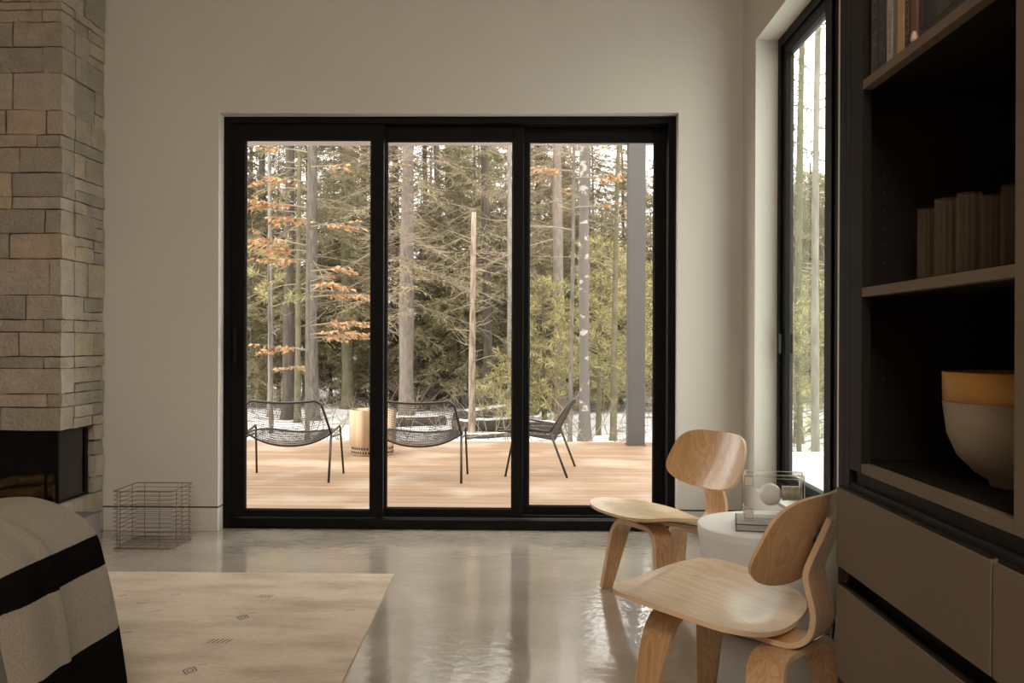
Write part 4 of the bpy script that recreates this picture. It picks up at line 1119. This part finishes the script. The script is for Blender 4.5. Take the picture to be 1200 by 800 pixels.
special('young_pine', 745, 15.5, 'moss', 2.8, .035, 35, 'young green pine half hidden behind the porch post', kind='pine', nb=50, lmax=1.2, leaf=M['needle3'], z0=.4)
special('young_pine', 316, 13.6, 'grey', 2.9, .03, 36, 'thin young pine with one green tuft at far left', kind='pine', nb=9, lmax=.8, leaf=M['needle3'], z0=1.9)
special('pole_tree', 943, 12.5, 'moss', 10, .06, 37, 'bare mossy trunk seen through the side window', kind='pole', nb=70, z0=1.5, lmax=1.6, wob=.07)
special('pole_tree', 962, 9.5, 'pale', 10, .045, 38, 'pale straight trunk at the near edge of the side window', kind='pole', nb=16, z0=3, lmax=1.5)

# background woods
protos = [
 new_tree('conifer_tree', 'grey', 12.5, .10, 101, nb=260, lmax=2.3, dens=22, z0=1.5, bare=.25, leaf=M['needle'], n=8),
 new_tree('conifer_tree', 'dark', 11.0, .09, 102, nb=260, lmax=2.5, dens=22, z0=1.2, bare=.20, leaf=M['needle2'], n=8),
 new_tree('conifer_tree', 'moss', 13.0, .12, 103, nb=260, lmax=2.4, dens=22, z0=1.7, bare=.35, leaf=M['needle'], n=8),
 new_tree('conifer_tree', 'grey', 7.0, .06, 104, nb=220, lmax=1.9, dens=24, z0=.8, bare=.1, leaf=M['needle'], n=8),
]
polep = [new_tree('pole_tree', 'dark', 12, .085, 111, kind='pole', nb=34, z0=1.0, lmax=1.5, n=8), new_tree('pole_tree', 'grey', 12, .065, 112, kind='pole', nb=34, z0=1.0, lmax=1.5, n=8)]
used = set(); q = random.Random(77); placed = []
LBL = {0: ('tall olive green conifer in the crowded background woods', 'tall conifers in the background woods'), 1: ('bushy brownish conifer in the crowded background woods', 'bushy conifers in the background woods'), 2: ('high crowned mossy conifer in the crowded background woods', 'mossy conifers in the background woods'), 3: ('short full olive conifer in the crowded background woods', 'short conifers in the background woods')}
def place(kind, x, y, s):
    lst = protos if kind < 4 else polep; i = kind if kind < 4 else kind-4
    if kind in used: r = copy_tree(lst[i])
    else: r = lst[i]; used.add(kind)
    if kind < 4: lab, grp = LBL[kind]
    else: lab, grp = (('bare dark pole of a tree in the background woods', 'dark bare trunks in the background woods'), ('bare grey pole of a tree in the background woods', 'grey bare trunks in the background woods'))[kind-4]
    put(r, x, y, lab, grp, q.uniform(0, 6.28), s)
n_try = 0
while len(placed) < 118 and n_try < 4000:
    n_try += 1
    y = 18 + 34*q.random(); sx = q.uniform(-.50, .52); x = sx*y
    if any((x-a)**2+(y-b)**2 < (1.05 if y < 26 else 1.5)**2 for a, b in placed): continue
    side = .26 < sx < .38
    k = q.choices((0,1,2,3,4,5), (3,4,3,5,1,1))[0]
    s = q.uniform(.85, 1.15)
    if side:
        k = 3 if q.random() < .85 else 5; s = q.uniform(.8, 1.05)
        if y < 26: continue
    placed.append((x, y)); place(k, x, y, s)

for (px, y, sx_) in ((296,18.5,.8),(327,20.5,.9),(357,19.2,.95),(388,21.5,.9),(433,19.0,.8),(449,22.0,.9),(492,19.0,.9),(503,23.0,1.0),(537,20.0,.95),(549,24.0,1.0),(585,18.6,.85),(612,20.5,.9),(630,18.2,.85),(645,21.0,1.0),(672,19.0,.9),(703,18.4,.95),(728,20.2,1.0),(752,18.0,.9),(775,20.0,1.0)):
    x, y = base(px, y); place(3, x, y, sx_*.62*(1+.5*((px*7) % 10)/10))
for (px, y, s_) in ((932,22,.75),(948,25,.9),(966,21,.7),(957,29,1.0)):
    x, y = base(px, y); place(3, x, y, s_)
special('young_pine', 936, 11.6, 'moss', 1.9, .03, 61, 'low green pine behind the snow bank outside the side window', kind='pine', nb=46, lmax=.9, leaf=M['needle3'], z0=.15)
special('young_pine', 958, 13.5, 'moss', 2.4, .03, 62, 'taller green pine behind the snow bank, at the near edge of the side window', kind='pine', nb=50, lmax=1.0, leaf=M['needle3'], z0=.15)
# fallen timber and brush on the snow
def log(px0, py0, px1, py1, Y0, Y1, r, label, name='fallen_log'):
    a = atY(px0, py0, Y0); b = atY(px1, py1, Y1); a.z = max(a.z, ground_z(a.x, a.y)+r*.6); b.z = max(b.z, ground_z(b.x, b.y)+r*.6)
    c = (a+b)/2; m = MB(); n = 10
    pts = [(a-c)+(b-a)*k/n+Vector((0,0,.02*mnoise.noise(Vector((k*.7, px0, 0))))) for k in range(n+1)]
    m.tube(pts, [r*(1+.15*mnoise.noise(Vector((k*.9, py0, 1)))) for k in range(n+1)], 10)
    root = m.build(name, BARK['dark'], smooth=True, loc=tuple(c)); tag(root, label, 'log', 'fallen logs on the snow')
    s_ = MB(); s_.tube([p+Vector((0,0,r*.55)) for p in pts[1:-1]], [r*.75*(.8+.4*mnoise.noise(Vector((k*1.3, px0, 5)))) for k in range(1, n)], 8)
    s_.build('snow_cap', M['snow'], root, smooth=True)
log(535, 492, 628, 478, 15.5, 16.5, .13, 'thick dark fallen log right of the middle wire chair')
log(530, 500, 612, 497, 14.2, 14.2, .10, 'fallen log lying in front of the thick dark one')
log(545, 512, 600, 509, 12.8, 12.9, .035, 'thin pale branch on the snow in front of the logs')
log(455, 497, 520, 494, 14.6, 15.2, .10, 'fallen log seen through the back of the middle wire chair')
log(600, 497, 655, 502, 13.6, 13.2, .09, 'fallen log behind the sideways wire chair')
st = MB(); q2 = random.Random(5)
pts = [Vector((0,0,-.1)), Vector((0,0,.12)), Vector((.03,0,.3)), Vector((.05,0,.42))]
st.tube(pts, [.40,.34,.26,.10], 12)
for k in range(9):
    a = k*.75; d = Vector((math.cos(a), math.sin(a), q2.uniform(.0,.9))); st.tube([Vector((0,0,.15)), Vector((0,0,.15))+d*.35, Vector((0,0,.12))+d*.6], [.09,.05,.015], 7)
sp_ = base(484, 18.2); so = st.build('root_wad', BARK['dark'], smooth=True, loc=(sp_[0], sp_[1], ground_z(*sp_))); tag(so, 'dark upturned root wad on the snow behind the middle wire chair', 'stump')
m = MB(); q = random.Random(9)
for k in range(520):
    y = q.uniform(10.6, 26); x = q.uniform(-.36, .36)*y; z = ground_z(x, y)
    p = Vector((x, y, z-.02)); d = Vector((q.uniform(-.6,.6), q.uniform(-.4,.4), q.uniform(.2,1)))
    if q.random() < .35: d = Vector((q.uniform(-1,1), q.uniform(-.5,.5), .08)); p.z += .03
    L = q.uniform(.25, 1.1); e = p+d.normalized()*L
    m.tube([p, p.lerp(e, .5)+Vector((q.uniform(-.05,.05),0,.02)), e], [.007,.005,.002], 3, cap=False)
    for t in range(3):
        c = p.lerp(e, q.uniform(.3,.9)); m.tube([c, c+Vector((q.uniform(-.2,.2),q.uniform(-.2,.2),q.uniform(0,.25)))], [.004,.002], 3, cap=False)
us = m.build('undergrowth', M['twig']); tag(us, 'bare brown twigs and brush poking through the snow', 'undergrowth', kind='stuff')
m = MB(); m.rough_box(-1.2, 1.2, -.35, -.13, -.4, .42, 0, cell=.2, amp=.006)
wl = m.build('snow_bank', M['snow'], loc=(2.62, 8.4, -.35)); tag(wl, 'squared white snow bank outside the side window', 'snow bank')

# ------------------------------------------------------------------ light
w = bpy.data.worlds.new('overcast'); scene.world = w; w.use_nodes = True
N = w.node_tree.nodes; L = w.node_tree.links
bg = N['Background']
tc = N.new('ShaderNodeTexCoord'); sx = N.new('ShaderNodeSeparateXYZ'); L.new(tc.outputs['Generated'], sx.inputs[0])
r = N.new('ShaderNodeValToRGB'); r.color_ramp.elements[0].position = 0; r.color_ramp.elements[1].position = 1
r.color_ramp.elements[0].color = (1.0,.965,.915,1); r.color_ramp.elements[1].color = (1.0,.98,.945,1)
L.new(sx.outputs['Z'], r.inputs[0]); L.new(r.outputs[0], bg.inputs['Color']); bg.inputs['Strength'].default_value = 4.0
# warm fill light added in the unseen ceiling opening behind the viewer
ld = bpy.data.lights.new('room_fill_light', 'AREA'); ld.shape = 'RECTANGLE'; ld.size = SX1-SX0-.06; ld.size_y = SY1-SY0-.06
ld.energy = 150; ld.color = (1.0,.89,.80)
lo = bpy.data.objects.new('room_fill_light', ld); col.objects.link(lo); lo.location = ((SX0+SX1)/2, (SY0+SY1)/2, CEIL+.12)
sd_ = bpy.data.lights.new('hazy_sun', 'SUN'); sd_.energy = 1.0; sd_.angle = math.radians(25); sd_.color = (1.0,.93,.82)
so_ = bpy.data.objects.new('hazy_sun', sd_); col.objects.link(so_); so_.rotation_euler = Vector((.35, .30, -.9)).to_track_quat('-Z', 'Y').to_euler()

# ------------------------------------------------------------------ camera
cam = bpy.data.cameras.new('camera'); cam.sensor_width = 36; cam.lens = FPX/1200*36; cam.clip_end = 300; cam.clip_start = .02
co = bpy.data.objects.new('camera', cam); col.objects.link(co); co.location = (0, 0, CAMZ); co.rotation_euler = CAM_ROT.to_euler()
scene.camera = co
scene.view_settings.view_transform = 'Standard'; scene.view_settings.look = 'None'; scene.view_settings.gamma = 1.0
scene.view_settings.use_curve_mapping = False; scene.view_settings.exposure = 0.3
scene.cycles.use_denoising = True
scene.cycles.max_bounces = 10; scene.cycles.transparent_max_bounces = 24; scene.cycles.sample_clamp_indirect = 8
